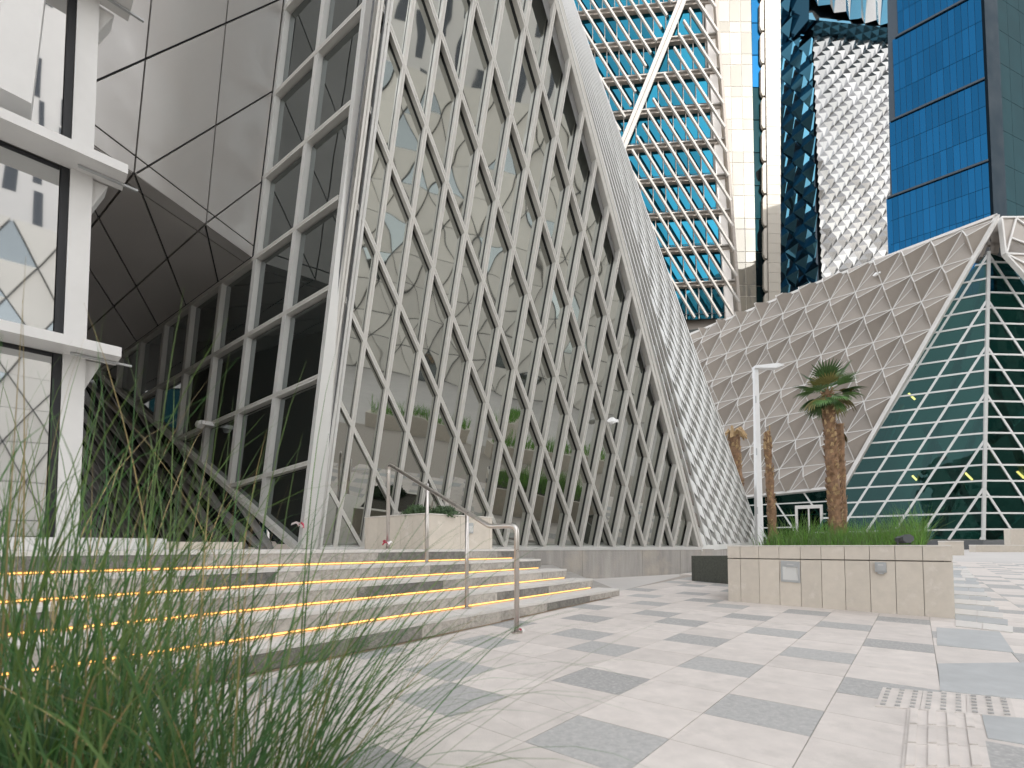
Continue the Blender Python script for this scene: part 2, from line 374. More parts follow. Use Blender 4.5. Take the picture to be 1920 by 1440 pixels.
# joint bed under the tiles
bed = MB(); N = 26
for i in range(N):
    for j in range(12):
        u0, u1 = -5 + i * 0.9, -5 + (i + 1) * 0.9; v0, v1 = -0.3 + j * 1.0, -0.3 + (j + 1) * 1.0
        bed.add([guv(u0, v0, -0.008), guv(u0, v1, -0.008), guv(u1, v1, -0.008), guv(u1, v0, -0.008)], [(0, 1, 2, 3)])
paving = bed.build('paving', M['joint']); tag(paving, 'pale stone paving with scattered grey tiles in front of the steps', kind='structure')
DU, DV = 0.40, 0.435
T40 = math.radians(40); PU_ = V((math.sin(T40), math.cos(T40), 0)); PV_ = V((PU_.y, -PU_.x, 0))
def uvt(p): d = p - S0; return d.dot(PU_) - 0.24, d.dot(PV_) - 0.19
def tuv(u, v, dz=0.0): p = S0 + PU_ * (u + 0.24) + PV_ * (v + 0.19); p.z = gz(p.y) + dz; return p
SLABS = [[(1756, 1177), (1874, 1185), (1901, 1224), (1757, 1210)], [(1759, 1245), (1922, 1243), (1922, 1312), (1763, 1296)],
         [(1841, 1341), (1922, 1348), (1922, 1397), (1852, 1385)],
         [(1655, 1290), (1895, 1311), (1906, 1347), (1640, 1325)], [(1702, 1331), (1838, 1342), (1858, 1442), (1690, 1442)]]
SL_UV = [[uvt(onG(*p)) for p in q] for q in SLABS]
def inside(pt, poly):
    if area(poly) < 0: poly = list(reversed(poly))
    return all((poly[(i + 1) % len(poly)][0] - poly[i][0]) * (pt[1] - poly[i][1]) - (poly[(i + 1) % len(poly)][1] - poly[i][1]) * (pt[0] - poly[i][0]) >= 0 for i in range(len(poly)))
tiles = []
for a in range(-14, 50):
    for b in range(-8, 30):
        c = tuv((a + .5) * DU, (b + .5) * DV); r = c.y
        if uvg(c)[1] < -0.25: continue
        if c.y < 1.2 or c.x > c.y * 1.12 + 0.5 or c.x < -c.y * 1.1 - 0.5 or c.y > 19: continue
        tiles.append((c.length, a, b))
tiles.sort(); far = MB(); far2 = MB()
for k, (dst, a, b) in enumerate(tiles):
    g = 0.0016; h = 0.0012 * random.random()
    u0, u1, v0, v1 = a * DU + g, (a + 1) * DU - g, b * DV + g, (b + 1) * DV - g
    dark = (a + (0 if b > 1 else 1)) % 4 == (1 if b % 2 else 3)
    if dst > 9 and random.random() < .15: dark = not dark
    q = [tuv(u0, v0, h), tuv(u0, v1, h), tuv(u1, v1, h), tuv(u1, v0, h)]
    vs, fs = prism_g(fix(q, EZ), EZ, 0.03)
    if k < 290: mk('paving_tile', vs, fs, M['pave_grey'] if dark else M['pave'], paving)
    else: (far2 if dark else far).add(vs, fs)
tag(far.build('far_paving', M['pave'], paving), kind='stuff'); tag(far2.build('far_grey_paving', M['pave_grey'], paving), kind='stuff')
# grey inlaid slabs and tactile tiles (3 mm proud)
def quadP(px4, dz): return [V((p.x, p.y, p.z + dz)) for p in [onG(*c) for c in px4]]
for q in SLABS[:3]:
    vs, fs = prism_g(fix(quadP(q, 0.004), EZ), EZ, 0.03); mk('grey_slab', vs, fs, M['pave_slate'], paving)
def bil(q, s, t): return (q[0] * (1 - s) + q[1] * s) * (1 - t) + (q[3] * (1 - s) + q[2] * s) * t
tq = quadP(SLABS[3], 0.005); q0 = fix(tq, EZ)
for k in range(3):
    b_ = MB(); q = [bil(tq, k / 3 + 0.002, 0), bil(tq, (k + 1) / 3 - 0.002, 0), bil(tq, (k + 1) / 3 - 0.002, 1), bil(tq, k / 3 + 0.002, 1)]
    b_.add(*prism_g(fix(q, EZ), EZ, 0.03))
    for i in range(3):
        for j in range(6):
            c0 = bil(q, (i + .32) / 3, (j + .5) / 6); c1 = bil(q, (i + .68) / 3, (j + .5) / 6)
            d = 0.011; e = (bil(q, 0.5, 0) - bil(q, 0.5, 1)).normalized()
            vv = [c0 + e * d, c1 + e * d, c1 - e * d, c0 - e * d]
            b_.add(*prism_g(fix([v + EZ * 0.006 for v in vv], EZ), EZ, 0.008), 1)
    b_.build('tactile_warning_tile', [M['pave'], M['pave_grey']], paving)
tq = quadP(SLABS[4], 0.005)
for k in range(3):
    q = [bil(tq, 0, k / 3 + 0.003), bil(tq, 1, k / 3 + 0.003), bil(tq, 1, (k + 1) / 3 - 0.003), bil(tq, 0, (k + 1) / 3 - 0.003)]
    b_ = MB(); b_.add(*prism_g(fix(q, EZ), EZ, 0.03))
    for i in range(4):
        vv = [bil(q, (i + .18) / 4, .03), bil(q, (i + .6) / 4, .03), bil(q, (i + .6) / 4, .97), bil(q, (i + .18) / 4, .97)]
        b_.add(*prism_g(fix([v + EZ * 0.007 for v in vv], EZ), EZ, 0.008))
    b_.build('tactile_guide_tile', M['pave'], paving)
# striped strips to the right of the long planter
k = 0
yy = 1062.0
while yy < 1170:
    hgt = 3.0 + (yy - 1055) * 0.085
    x0 = 1786 + (yy - 1040) * 0.045; x1 = 1806 + (yy - 1055) * 0.86
    xm = x0 + (x1 - x0) * random.uniform(0.35, 0.7); sl = 0.02 + (yy - 1060) * 0.0009
    for (xa, xb) in ((x0, xm), (xm + 1, x1)):
        off = 0
        grey = (k % 2 == 0) if random.random() < 0.85 else (k % 2 == 1)
        q = [(xa, yy + off + (xa - x0) * sl), (xb, yy + off + (xb - x0) * sl), (xb, yy + off + hgt * .93 + (xb - x0) * sl), (xa, yy + off + hgt * .93 + (xa - x0) * sl)]
        vs, fs = prism_g(fix(quadP(q, 0.006 if grey else 0.009), EZ), EZ, 0.03)
        mk('stripe_slab', vs, fs, M['pave_slate'] if grey else M['tread'], paving)
    k += 1; yy += hgt

# ================================================================== STEPS
EYE = CAM.z; RIS = 0.15; TRD = 0.326
def plan(u, v, z): p = S0 + TU * u + TV * v; return V((p.x, p.y, z))
BASE = V((1.818, 10.5, 0)); BD = V((0.8845, 0.4665, 0)).normalized(); BN = V((BD.y, -BD.x, 0))   # foot line of the lattice facade, on plan
ENDX = [1.64, 1.235, 0.835, 0.44, 0.04]
steps = thing('stone_staircase', 'wide granite steps with warm light strips leading up to the landing', 'steps', V((-0.8, 5, 0)))
for k in range(5):                       # k=0 is the lowest riser
    v = -k * TRD; zt = (k + 1) * RIS; zb = zt - RIS
    # far end of this step: point on its front line with x = ENDX
    ue = (ENDX[k] - (S0 + TV * v).x) / TU.x
    u = -4.2 + random.random() * 0.5; us = u
    first = True
    while u < ue - 0.05:
        ln = random.choice((0.55, 0.7, 0.9, 1.1)); u1 = min(ue, u + ln)
        if ue - u1 < 0.3: u1 = ue
        dark = random.random() < 0.45
        g = 0.002; f = 0.001 * random.random()
        rec = 0.028 if k > 0 else 0.014
        zb2 = max(zb, min(gz(plan(u, v, 0).y), gz(plan(u1, v, 0).y))) if k == 0 else zb
        q = [plan(u + g, v + f, zb2 + rec), plan(u1 - g, v + f, zb2 + rec), plan(u1 - g, v + f, zt - 0.03), plan(u + g, v + f, zt - 0.03)]
        vs, fs = prism_g(fix(q, TV), TV, 0.05); mk('riser_slab', vs, fs, M['step_dark'] if dark else M['step_light'], steps)
        q = [plan(u + g, v + 0.004, zt), plan(u1 - g, v + 0.004, zt), plan(u1 - g, v - TRD - 0.05, zt), plan(u + g, v - TRD - 0.05, zt)]
        if k < 4:
            q = [plan(u + g, v + 0.004, zt), plan(u1 - g, v + 0.004, zt), plan(u1 - g, v - TRD - 0.03, zt), plan(u + g, v - TRD - 0.03, zt)]
            vs, fs = prism_g(fix(q, EZ), EZ, 0.028); mk('tread_slab', vs, fs, [M['step_light'], M['tread']][1], steps)
        u = u1
    # hidden core of the step (right end runs straight back to the plinth)
    yb = BASE.y + (ENDX[k] - BASE.x) / BD.x * BD.y - 0.05
    pe = plan(ue, v - 0.05, 0); 
    poly = [plan(-4.3, v - 0.05, 0), V((ENDX[k] - 0.01, pe.y, 0)), V((ENDX[k] - 0.01, yb, 0)), V((-7.5, 6.0, 0))]
    zc = zt - 0.03 if k < 4 else zt - 0.032
    vs, fs = prism_g(fix([V((p.x, p.y, zc)) for p in poly], EZ), EZ, zc + 0.05 - (zb if k else 0)); mk('step_core', vs, fs, M['concrete'], steps)
    if k > 0:
        a, b = plan(us, v - 0.024, zb + 0.014), plan(ue - 0.03, v - 0.024, zb + 0.014)
        a2, b2 = a.copy(), b.copy()
        beam('led_strip', a, b, TV, 0.009, 0.012, M['led'], steps)
q = [plan(-4.3, 0.05, gz(3)), plan(4.9, 0.05, 0), plan(4.9, -0.05, 0), plan(-4.3, -0.05, 0)]
gr = MB()
for i in range(9):
    ua, ub = -4.3 + i, -3.3 + i
    gr.add([guv(ua, 0.03, 0.006), guv(ub, 0.03, 0.006), guv(ub, -0.02, 0.006), guv(ua, -0.02, 0.006)], [(0, 1, 2, 3)])
gr.build('foot_joint', mat('brown_joint', (0.30, 0.22, 0.15), 0.9, namt=0.2, nscale=15), steps)
# landing slab
ue = (ENDX[4] - (S0 + TV * (-4 * TRD)).x) / TU.x; LZ = 0.75
e4 = plan(ue, -4 * TRD, LZ)
ybl = BASE.y + (ENDX[4] - BASE.x) / BD.x * BD.y
fl = BASE + BD * (-7.0)
poly = [plan(-4.3, -4 * TRD + 0.004, LZ), plan(ue, -4 * TRD + 0.004, LZ), V((ENDX[4], ybl, LZ)), V((fl.x, fl.y, LZ)), V((-14, 11, LZ)), V((-14, 2.0, LZ))]
vs, fs = prism_g(fix(poly, EZ), EZ, 0.028)
tag(mk('landing', vs, fs, M['tread']), 'pale stone landing at the top of the steps', kind='structure')

# ================================================================== LATTICE BUILDING
nM = V((0.45587087, -0.8645114, -0.21166435)).normalized()
bp = atY(1117, 1025, 10.5); plM = (bp, nM); FM = Fr(plM)
lat = thing('lattice_building', 'crystal-shaped building with silver diamond lattice over mirrored glass and leaning facets', 'building', V((1, 11, 0.75)))
oM, e1M, e2M = V((-0.16962063, 0.80571922, 0.56749043)), V((0.02594205, -0.02122788, 0.14257463)), V((0.03034965, 0.03336999, -0.07092936))
sM = (bp - CAM).dot(nM) / oM.dot(nM)
def nodeM(i, j): return FM.uv(CAM + (oM + e1M * i + e2M * j) * sM)
cornT, cornB = FM.px(786.5, -480), FM.px(571, 1029.5)
edgeT = FM.uv(hit(1019, -120, plM)); edgeB = FM.px(1320, 1022)
# right edge is the diagonal i = 5
pA, pB = nodeM(5, 2), nodeM(5, 16)
def lerp2(a, b, t): return tuple(x + (y - x) * t for x, y in zip(a, b))
def at_v(a, b, v): return lerp2(a, b, (v - a[1]) / (b[1] - a[1]))
edgeB = at_v(pA, pB, cornB[1]); edgeT = at_v(pA, pB, cornT[1])
PM = [cornT, edgeT, edgeB, cornB]
REC = 0.165
prism('facade_backing', [FM.P(p, -REC - 0.05) for p in PM], nM, 0.1, M['gasket'], lat)
for i in range(-12, 6):
    s = seg_clip(nodeM(i, -30), nodeM(i, 40), PM)
    if not s: continue
    if i == 5: continue
    beam('diagonal_beam', FM.P(s[0]), FM.P(s[1]), nM, 0.056, 0.125, M['frame'], lat, groove=0.004)
    beam('gasket', FM.P(s[0]), FM.P(s[1]), nM, 0.054, 0.06, M['gasket'], lat, lift=-0.126)
for j in range(-34, 30):
    s = seg_clip(nodeM(-14, j), nodeM(20, j), PM)
    if s and (V(s[0]) - V(s[1])).length > 1.5: beam('gasket', FM.P(s[0]), FM.P(s[1]), nM, 0.062, 0.06, M['gasket'], lat, lift=-0.1305)
    for i in range(-13, 6):
        s = seg_clip(nodeM(i, j), nodeM(i + 1, j), PM)
        if s: beam('mullion', FM.P(s[0]), FM.P(s[1]), nM, 0.060, 0.125, M['frame'], lat, groove=0.004, lift=-0.004)
        cell = [nodeM(i, j), nodeM(i + 1, j), nodeM(i + 1, j + 1), nodeM(i, j + 1)]
        c = clip_poly(cell, PM)
        if len(c) > 2:
            c = inset(c, 0.032) or inset(c, 0.008)
            if len(c) > 2 and abs(area(c)) > 0.004: prism('pane', [FM.P(p, -REC) for p in c], nM, 0.02, M['glassM'], lat)
beam('edge_beam', FM.P(edgeT), FM.P(edgeB), nM, 0.15, REC + 0.1, M['frame'], lat, groove=0.007, lift=0.003)
beam('base_rail', FM.P(cornB), FM.P(edgeB), nM, 0.07, REC + 0.1, M['frame_light'], lat, lift=0.006)
# plinth (joint panels)
pb = [BASE + BD * t for t in (-6.2, -4.2, -2.2, -0.35, 1.35, 2.55, 3.75)]
zt = hit(1200, 1030, (BASE, BN)).z + 0.03
for a, b in zip(pb[:-1], pb[1:]):
    q = [V((a.x, a.y, -0.1)) + BD * 0.004, V((b.x, b.y, -0.1)) - BD * 0.004, V((b.x, b.y, 0.735)) - BD * 0.004, V((a.x, a.y, 0.735)) + BD * 0.004]
    q = [p - BN * 0.02 for p in q]
    prism('plinth_panel', q, BN, 0.3, M['concrete'], lat)
# ---- window face on the left of the corner
nL = V((-0.53303871, -0.84582303, -0.02128698)).normalized()
plL = (hit(591.7, 708, plM), nL); FL = Fr(plL)
oL, e1L, e2L = V((-0.23840969, 0.69972254, 0.6734606)), V((-0.09902676, 0.06267556, -0.01067942)), V((-0.02307157, 0.01793068, -0.13473669))
sL = (plL[0] - CAM).dot(nL) / oL.dot(nL)
def nodeL(c, r): return FL.uv(CAM + (oL + e1L * c + e2L * r) * sL)
PLA = [FL.px(745, -480), FL.px(635, 363), FL.px(475, 480), FL.px(590, -480)]
PLB = [FL.px(635, 363), FL.px(567, 1032), FL.px(554, 1032), FL.px(181, 696), FL.px(475, 480)]
RL = 0.085
for PP in (PLA, PLB):
    edge_ = [FL.px(733, -480), FL.px(623, 363), FL.px(553, 1032)]
    PPb = [edge_[0], edge_[1]] + PP[2:] if PP is PLA else [edge_[1], edge_[2], FL.px(548, 1032)] + PP[3:]
    prism('window_backing', [FL.P(p, -RL - 0.06) for p in PPb], nL, 0.1, M['gasket'], lat)
    for c in range(0, 9):
        s = seg_clip(nodeL(c, -8), nodeL(c, 9), PP)
        if s and c > 0: beam('window_post', FL.P(s[0]), FL.P(s[1]), nL, 0.095, RL + 0.02, M['frame_light'], lat)
        for r in range(-4, 8):
            cell = [nodeL(c, r), nodeL(c + 1, r), nodeL(c + 1, r + 1), nodeL(c, r + 1)]
            q = clip_poly(cell, PP)
            if len(q) > 2:
                q = inset(q, 0.06)
                if len(q) > 2 and abs(area(q)) > 0.006: prism('pane', [FL.P(p, -RL) for p in q], nL, 0.02, M['glassL'], lat)
    for r in range(-4, 8):
        s = seg_clip(nodeL(-1, r), nodeL(9, r), PP)
        if s: beam('window_rail', FL.P(s[0]), FL.P(s[1]), nL, 0.07, RL + 0.03, M['frame'], lat, groove=0.004, lift=0.005)
# corner trims
def ln(pl, a, b, name, wd, dp, m, groove=0.0, lift=0.0): return beam(name, hit(*a, pl), hit(*b, pl), pl[1], wd, dp, m, lat, groove, lift)
ln(plL, (742, -480), (561, 1034), 'corner_post', 0.085, 0.3, M['frame_light'], 0.004, 0.012)
ln(plM, (777, -480), (580, 1031), 'corner_trim', 0.075, 0.25, M['frame'], 0.008, 0.03)
ln(plM, (795, -480), (598, 1031), 'corner_trim', 0.085, 0.25, M['frame_light'], 0.008, 0.012)
ln(plM, (761, -480), (570.5, 1032), 'corner_shade_strip', 0.022, 0.06, M['fixture_dark'], 0, 0.038)  # proud dark strips stand in for the shaded grooves at the corner
ln(plM, (787, -480), (590, 1032), 'corner_shade_strip', 0.012, 0.06, M['fixture_dark'], 0, 0.034)
# ---- smooth panels: wall and soffit
nP = V((0.93599038, -0.28111008, -0.21189417)).normalized()
k0 = hit(475, 480, plL); plP = (k0, nP); FP = Fr(plP)
def panels(fr, poly_px, lines, gap, m, name, th=0.05, back=None):
    base = [fr.px(*p) for p in poly_px]; polys = [base]; grow = inset(base, -0.0)
    for a, b in lines: polys = split(polys, fr.px(*a), fr.px(*b))
    for q in polys:
        q = inset(q, gap)
        if len(q) > 2 and abs(area(q)) > 0.003: prism(name, [fr.P(p) for p in q], fr.n, th, m, lat)
    prism('panel_backing', [fr.P(fr.px(*p), -0.045) for p in (back or poly_px)], fr.n, 0.12, M['gasket'], lat)
panels(FP, [(590, -480), (473, 484), (230, 311), (40, 180), (40, -480)],
       [((284, 0), (255, 290)), ((428, 0), (390, 385)), ((146, 167), (425, 43)), ((251, 328), (510, 172)), ((385, 420), (492, 340)), ((143, 208), (478, 463))], 0.011, M['alu'], 'wall_panel', back=[(604, -480), (486, 483), (230, 310), (40, 180), (40, -480)])
f230 = hit(230, 311, plP); l257 = hit(257, 642, plL)
plS = plane3(k0, l257, f230); FS = Fr(plS, up=V((0.2, 1, 0.3)))
s181 = hit(181, 696, plL)
panels(FS, [(475, 480), (230, 311), (60, 194), (60, 720), (181, 696)],
       [((157, 358), (297, 613)), ((253, 330), (350, 577)), ((385, 423), (410, 535)), ((152, 480), (257, 642)), ((247, 330), (142, 463)), ((383, 423), (213, 575)), ((210, 325), (462, 495))], 0.013, M['alu'], 'soffit_panel', back=[(474, 493), (230, 312), (60, 196), (60, 740), (190, 712)])
# ---- dark lattice under the fold
fa, fb = hit(181, 696, plL), hit(554, 1032, plL)
Yl = hit(125, 1022, plL).y
fc = atY(125, 1024, Yl * 1.30)
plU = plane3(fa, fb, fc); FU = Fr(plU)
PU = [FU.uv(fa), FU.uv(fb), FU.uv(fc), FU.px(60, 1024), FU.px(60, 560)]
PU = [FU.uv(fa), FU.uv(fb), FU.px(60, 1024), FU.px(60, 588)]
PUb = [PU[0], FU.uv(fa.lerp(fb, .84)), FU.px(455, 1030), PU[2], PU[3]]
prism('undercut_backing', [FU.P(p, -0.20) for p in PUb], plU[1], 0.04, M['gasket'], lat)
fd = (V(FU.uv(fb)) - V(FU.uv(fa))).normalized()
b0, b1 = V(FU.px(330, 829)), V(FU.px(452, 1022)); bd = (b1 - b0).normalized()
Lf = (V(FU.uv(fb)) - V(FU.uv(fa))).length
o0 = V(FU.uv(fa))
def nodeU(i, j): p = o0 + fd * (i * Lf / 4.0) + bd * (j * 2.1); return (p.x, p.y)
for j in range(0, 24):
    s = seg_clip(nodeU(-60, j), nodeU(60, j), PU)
    if s: beam('undercut_beam', FU.P(s[0]), FU.P(s[1]), plU[1], 0.075, 0.12, M['frame_shaded'], lat, groove=0.006)
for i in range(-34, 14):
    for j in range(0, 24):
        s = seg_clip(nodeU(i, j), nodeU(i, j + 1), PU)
        if s: beam('undercut_mullion', FU.P(s[0]), FU.P(s[1]), plU[1], 0.065, 0.11, M['frame_shaded'], lat, lift=-0.004)
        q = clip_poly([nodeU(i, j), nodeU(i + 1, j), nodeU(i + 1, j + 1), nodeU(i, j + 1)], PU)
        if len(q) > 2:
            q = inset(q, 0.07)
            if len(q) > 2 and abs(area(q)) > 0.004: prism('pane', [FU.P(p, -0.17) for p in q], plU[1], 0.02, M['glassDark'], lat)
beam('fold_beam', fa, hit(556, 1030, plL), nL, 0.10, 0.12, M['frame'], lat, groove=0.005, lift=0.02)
# ---- louvred facet right of the lattice
mb, mt = FM.P(edgeB), FM.P(edgeT)
qb = atY(1431, 1019, 17.5)
plQ = plane3(mb, mt, qb); FQ = Fr(plQ)
PQ = [FQ.uv(mt), FQ.px(905, -480), FQ.px(1429, 1019), FQ.uv(mb)]
prism('louver_backing', [FQ.P(p, -0.06) for p in PQ], plQ[1], 0.1, M['louver_back'], lat)
NQ = 14
def qpt(s, t):      # s across (0 at the lattice edge), t down
    a = lerp2(PQ[0], PQ[1], s); b = lerp2(PQ[3], PQ[2], s); return lerp2(a, b, t)
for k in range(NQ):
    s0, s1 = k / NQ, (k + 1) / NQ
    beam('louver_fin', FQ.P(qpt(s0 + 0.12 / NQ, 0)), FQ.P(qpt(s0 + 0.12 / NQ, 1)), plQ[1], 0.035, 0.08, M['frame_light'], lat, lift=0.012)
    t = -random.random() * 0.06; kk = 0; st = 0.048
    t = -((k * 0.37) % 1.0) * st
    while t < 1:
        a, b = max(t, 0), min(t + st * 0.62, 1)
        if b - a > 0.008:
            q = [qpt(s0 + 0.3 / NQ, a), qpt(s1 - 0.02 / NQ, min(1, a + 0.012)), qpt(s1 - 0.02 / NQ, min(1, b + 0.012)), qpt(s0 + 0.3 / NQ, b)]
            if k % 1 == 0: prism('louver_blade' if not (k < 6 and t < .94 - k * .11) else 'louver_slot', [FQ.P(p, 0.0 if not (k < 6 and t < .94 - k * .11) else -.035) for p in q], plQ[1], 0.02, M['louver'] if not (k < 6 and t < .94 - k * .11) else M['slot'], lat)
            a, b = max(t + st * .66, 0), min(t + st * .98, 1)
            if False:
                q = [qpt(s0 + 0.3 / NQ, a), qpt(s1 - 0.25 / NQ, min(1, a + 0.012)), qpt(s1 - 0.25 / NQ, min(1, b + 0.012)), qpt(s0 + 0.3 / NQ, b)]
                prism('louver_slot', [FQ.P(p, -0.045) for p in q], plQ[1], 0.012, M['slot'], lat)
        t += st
beam('louver_base', FQ.P(PQ[3]), FQ.P(PQ[2]), plQ[1], 0.14, 0.2, M['frame_light'], lat, lift=0.01)
beam('louver_edge', FQ.P(PQ[1]), FQ.P(PQ[2]), plQ[1], 0.06, 0.25, M['frame_light'], lat, lift=0.015)
qd = (qb - mb); qd.z = 0; qn = V((qd.y, -qd.x, 0)).normalized()
p0 = V((mb.x, mb.y, 0)); p1 = V((qb.x, qb.y, 0))
prism('plinth_panel', [p0, p1, p1 + EZ * 0.72, p0 + EZ * 0.72], qn, 0.3, M['concrete'], lat)

# ================================================================== LEFT BUILDING (near)
dB = V((0.686, 0.728, 0)).normalized(); nB = V((dB.y, -dB.x, 0))
pB0 = atY(130, 1000, 5.0); plB = (pB0, nB); FB = Fr(plB)
lb = thing('white_framed_building', 'white framed building with deep ledges and mirrored glass at the left edge', 'building', V((pB0.x, pB0.y, LZ)))
def pB(px, py, off=0.0): return hit(px, py, (pB0 + nB * off, nB))
tcol = (V(pB(112, 1000)) - V(pB(147, 1000))).length
ct = pB(148, 900).xy - pB0.xy
def sB(px): return (hit(px, 1026, plB) - pB0).dot(dB)
def wB(s, z, off=0.0): return V((pB0.x, pB0.y, 0)) + dB * s + nB * off + EZ * z
s_g, s_c = sB(103), sB(147)
vs, fs = prism_g(fix([wB(s_g, LZ), wB(s_c, LZ), wB(s_c, 9), wB(s_g, 9)], nB), nB, .5); mk('pilaster', vs, fs, M['white_metal'], lb)
vs, fs = prism_g(fix([wB(s_g - 0.07, LZ, -0.03), wB(s_g - 0.004, LZ, -0.03), wB(s_g - 0.004, 9, -0.03), wB(s_g - 0.07, 9, -0.03)], nB), nB, 0.2); mk('window_frame', vs, fs, M['gasket'], lb)
def zB(px, py, off=0.0): return pB(px, py, off).z
z1 = zB(120, 258, 0.3); z2 = zB(120, 628, 0.3); z3 = z1 + (z1 - z2)
for z in (z1, z2, z3):
    s_e = (hit(240, 300, (pB0 + nB * 0.3, nB)) - pB0).dot(dB)
    vs, fs = prism_g(fix([wB(-4.5, z - 0.1, 0.33), wB(s_e, z - 0.1, 0.33), wB(s_e, z, 0.33), wB(-4.5, z, 0.33)], nB), nB, 0.36); led = mk('ledge', vs, fs, M['white_metal'], lb)
    # bracket below the ledge at the pilaster
    q = [wB(s_c + 0.002, z - 0.105, -0.05), wB(s_e - 0.12, z - 0.105, -0.05), wB(s_c + 0.002, z - 0.42, -0.05)]
    prism('bracket', q, nB, 0.25, M['white_metal'], lb)
    vs, fs = box_g(wB(s_c + 0.12, z - 0.125, 0.12), dB, nB, EZ, 0.5, 0.03, 0.02); mk('light_channel', vs, fs, M['fixture'], led)
zz = [LZ + 0.14, z2 - 0.14, z2 + 0.03, z1 - 0.14, z1 + 0.03, z3 - 0.14]
for a in range(0, 6, 2):
    s = s_g - 0.08
    for kx in range(4):
        prism('pane', [wB(s - 1.15, zz[a], -0.06), wB(s, zz[a], -0.06), wB(s, zz[a + 1], -0.06), wB(s - 1.15, zz[a + 1], -0.06)], nB, 0.02, M['glassLB'], lb)
        s -= 1.16
    prism('head_panel', [wB(-4.5, zz[a + 1], -0.05), wB(s_g - 0.08, zz[a + 1], -0.05), wB(s_g - 0.08, zz[a + 1] + 0.04, -0.05), wB(-4.5, zz[a + 1] + 0.04, -0.05)], nB, 0.1, M['gasket'], lb)
prism('light_block_mass', [wB(-4.5, LZ, -.52), wB(s_c - .03, LZ, -.52), wB(s_c - .03, 9, -.52), wB(-4.5, 9, -.52)], nB, 7, M['Rpanel'], lb)  # unseen mass behind the facade, added to keep light off soffit and undercut
# leaning brace top-left
beam('slanted_brace', pB(22, 175, 0.25), pB(62, -140, 0.25), nB, 0.27, 0.3, M['white_metal'], lb)
s_r = (hit(335, 1000, (pB0 + nB * 0.02, nB)) - pB0).dot(dB)
vs, fs = prism_g(fix([wB(-4.5, LZ + 0.002, 0.06), wB(s_c + 0.75, LZ + 0.002, 0.06), wB(s_c + 0.75, LZ + 0.13, 0.06), wB(-4.5, LZ + 0.13, 0.06)], nB), nB, 0.5); mk('base_kerb', vs, fs, M['white_metal'], lb)
vs, fs = box_g(atY(372, 1026, 6.6) * 1.0 - EZ * (EYE - LZ - 0.001) * 1.0, dB, nB, EZ, 1.0, 0.3, 0.10)
o = mk('threshold_block', vs, fs, M['cream_stone']); tag(o, 'low cream stone block on the landing behind the tall grass', 'block')

# ================================================================== HANDRAIL
hr = thing('handrail', 'brushed steel handrail descending the steps on four posts', 'handrail', V((-0.8, 5.2, 0)))
def gpx(px, py, z): return atZ(px, py, z)
P4 = onG(969, 1187); P3 = V(gpx(875, 1141, RIS)); P2 = V(gpx(800, 1078, 3 * RIS)); 
P1 = atY(727, 1026, 6.25); P1.z = LZ
def topz(p, py): r = ray(960, py); return CAM.z + r.z / r.y * p.y
T4 = V((P4.x, P4.y, topz(P4, 986))); T3 = V((P3.x, P3.y, topz(P3, 963))); T2 = V((P2.x, P2.y, topz(P2, 917))); T1 = V((P1.x, P1.y, topz(P1, 870)))
kn = atY(918, 987, 4.62)
def arc(a, c, b, n=6): return [a * (1 - t) ** 2 + c * 2 * t * (1 - t) + b * t * t for t in [i / n for i in range(n + 1)]]
dn = (kn - T1).normalized()
path = [P1 + EZ * 0.0] + arc(T1 - EZ * 0.09, T1, T1 + dn * 0.09) + arc(kn - dn * 0.05, kn, kn + (T4 - kn).normalized() * 0.05) + arc(T4 + (kn - T4).normalized() * 0.07, T4, T4 - EZ * 0.07) + [P4]
vs, fs = tube_g(path, 0.0235, 14); mk('rail', vs, fs, M['steel'], hr, smooth=True)
for p, tz in ((P3, None), (P2, None)):
    t = ((p - T1).dot(V((kn.x - T1.x, kn.y - T1.y, 0)))) / ((kn.x - T1.x) ** 2 + (kn.y - T1.y) ** 2)
    zt_ = T1.z + (kn.z - T1.z) * t
    vs, fs = tube_g([p, V((p.x, p.y, zt_ - 0.015))], 0.021, 14); mk('post', vs, fs, M['steel'], hr, smooth=True)
for p in (P1, P2, P3, P4):
    vs, fs = tube_g([p - EZ * 0.004, p + EZ * 0.012, p + EZ * 0.014], [0.05, 0.05, 0.03], 20); mk('base_flange', vs, fs, M['steel'], hr)
def tape(name, c, label, s):
    root = thing(name, label, 'tape', c, 'scraps of barrier tape')
    for k in range(4):
        a = random.uniform(0, 6.28); d = V((math.cos(a), math.sin(a), random.uniform(-0.1, 0.5))); l = s * random.uniform(0.5, 1.1)
        pts = [c + d * (l * t) + EZ * (0.3 * s * math.sin(3 * t) - 0.1 * s * t * t) + V((0, 0, 0.01)) for t in (0, .3, .6, 1)]
        sd_ = V((-d.y, d.x, 0.8)).normalized() * s * 0.16
        m_ = MB()
        for a_, b_ in zip(pts[:-1], pts[1:]): m_.add([a_ - sd_, a_ + sd_, b_ + sd_, b_ - sd_], [(0, 1, 2, 3)])
        m_.build('tape_strip', M['tape_red'] if k % 2 == 0 else M['tape_white'], root)
tape('tape_scrap', P1 + V((0.02, -0.05, 0.06)), 'red and white tape tied round the handrail post on the landing', 0.10)
tape('tape_scrap', P4 + V((0.04, -0.03, 0.015)), 'torn red tape at the foot of the lowest handrail post', 0.055)
tape('tape_scrap', hit(568, 990, (plL[0] + nL * 0.08, nL)), 'red and white tape fluttering from the corner of the lattice building', 0.16)

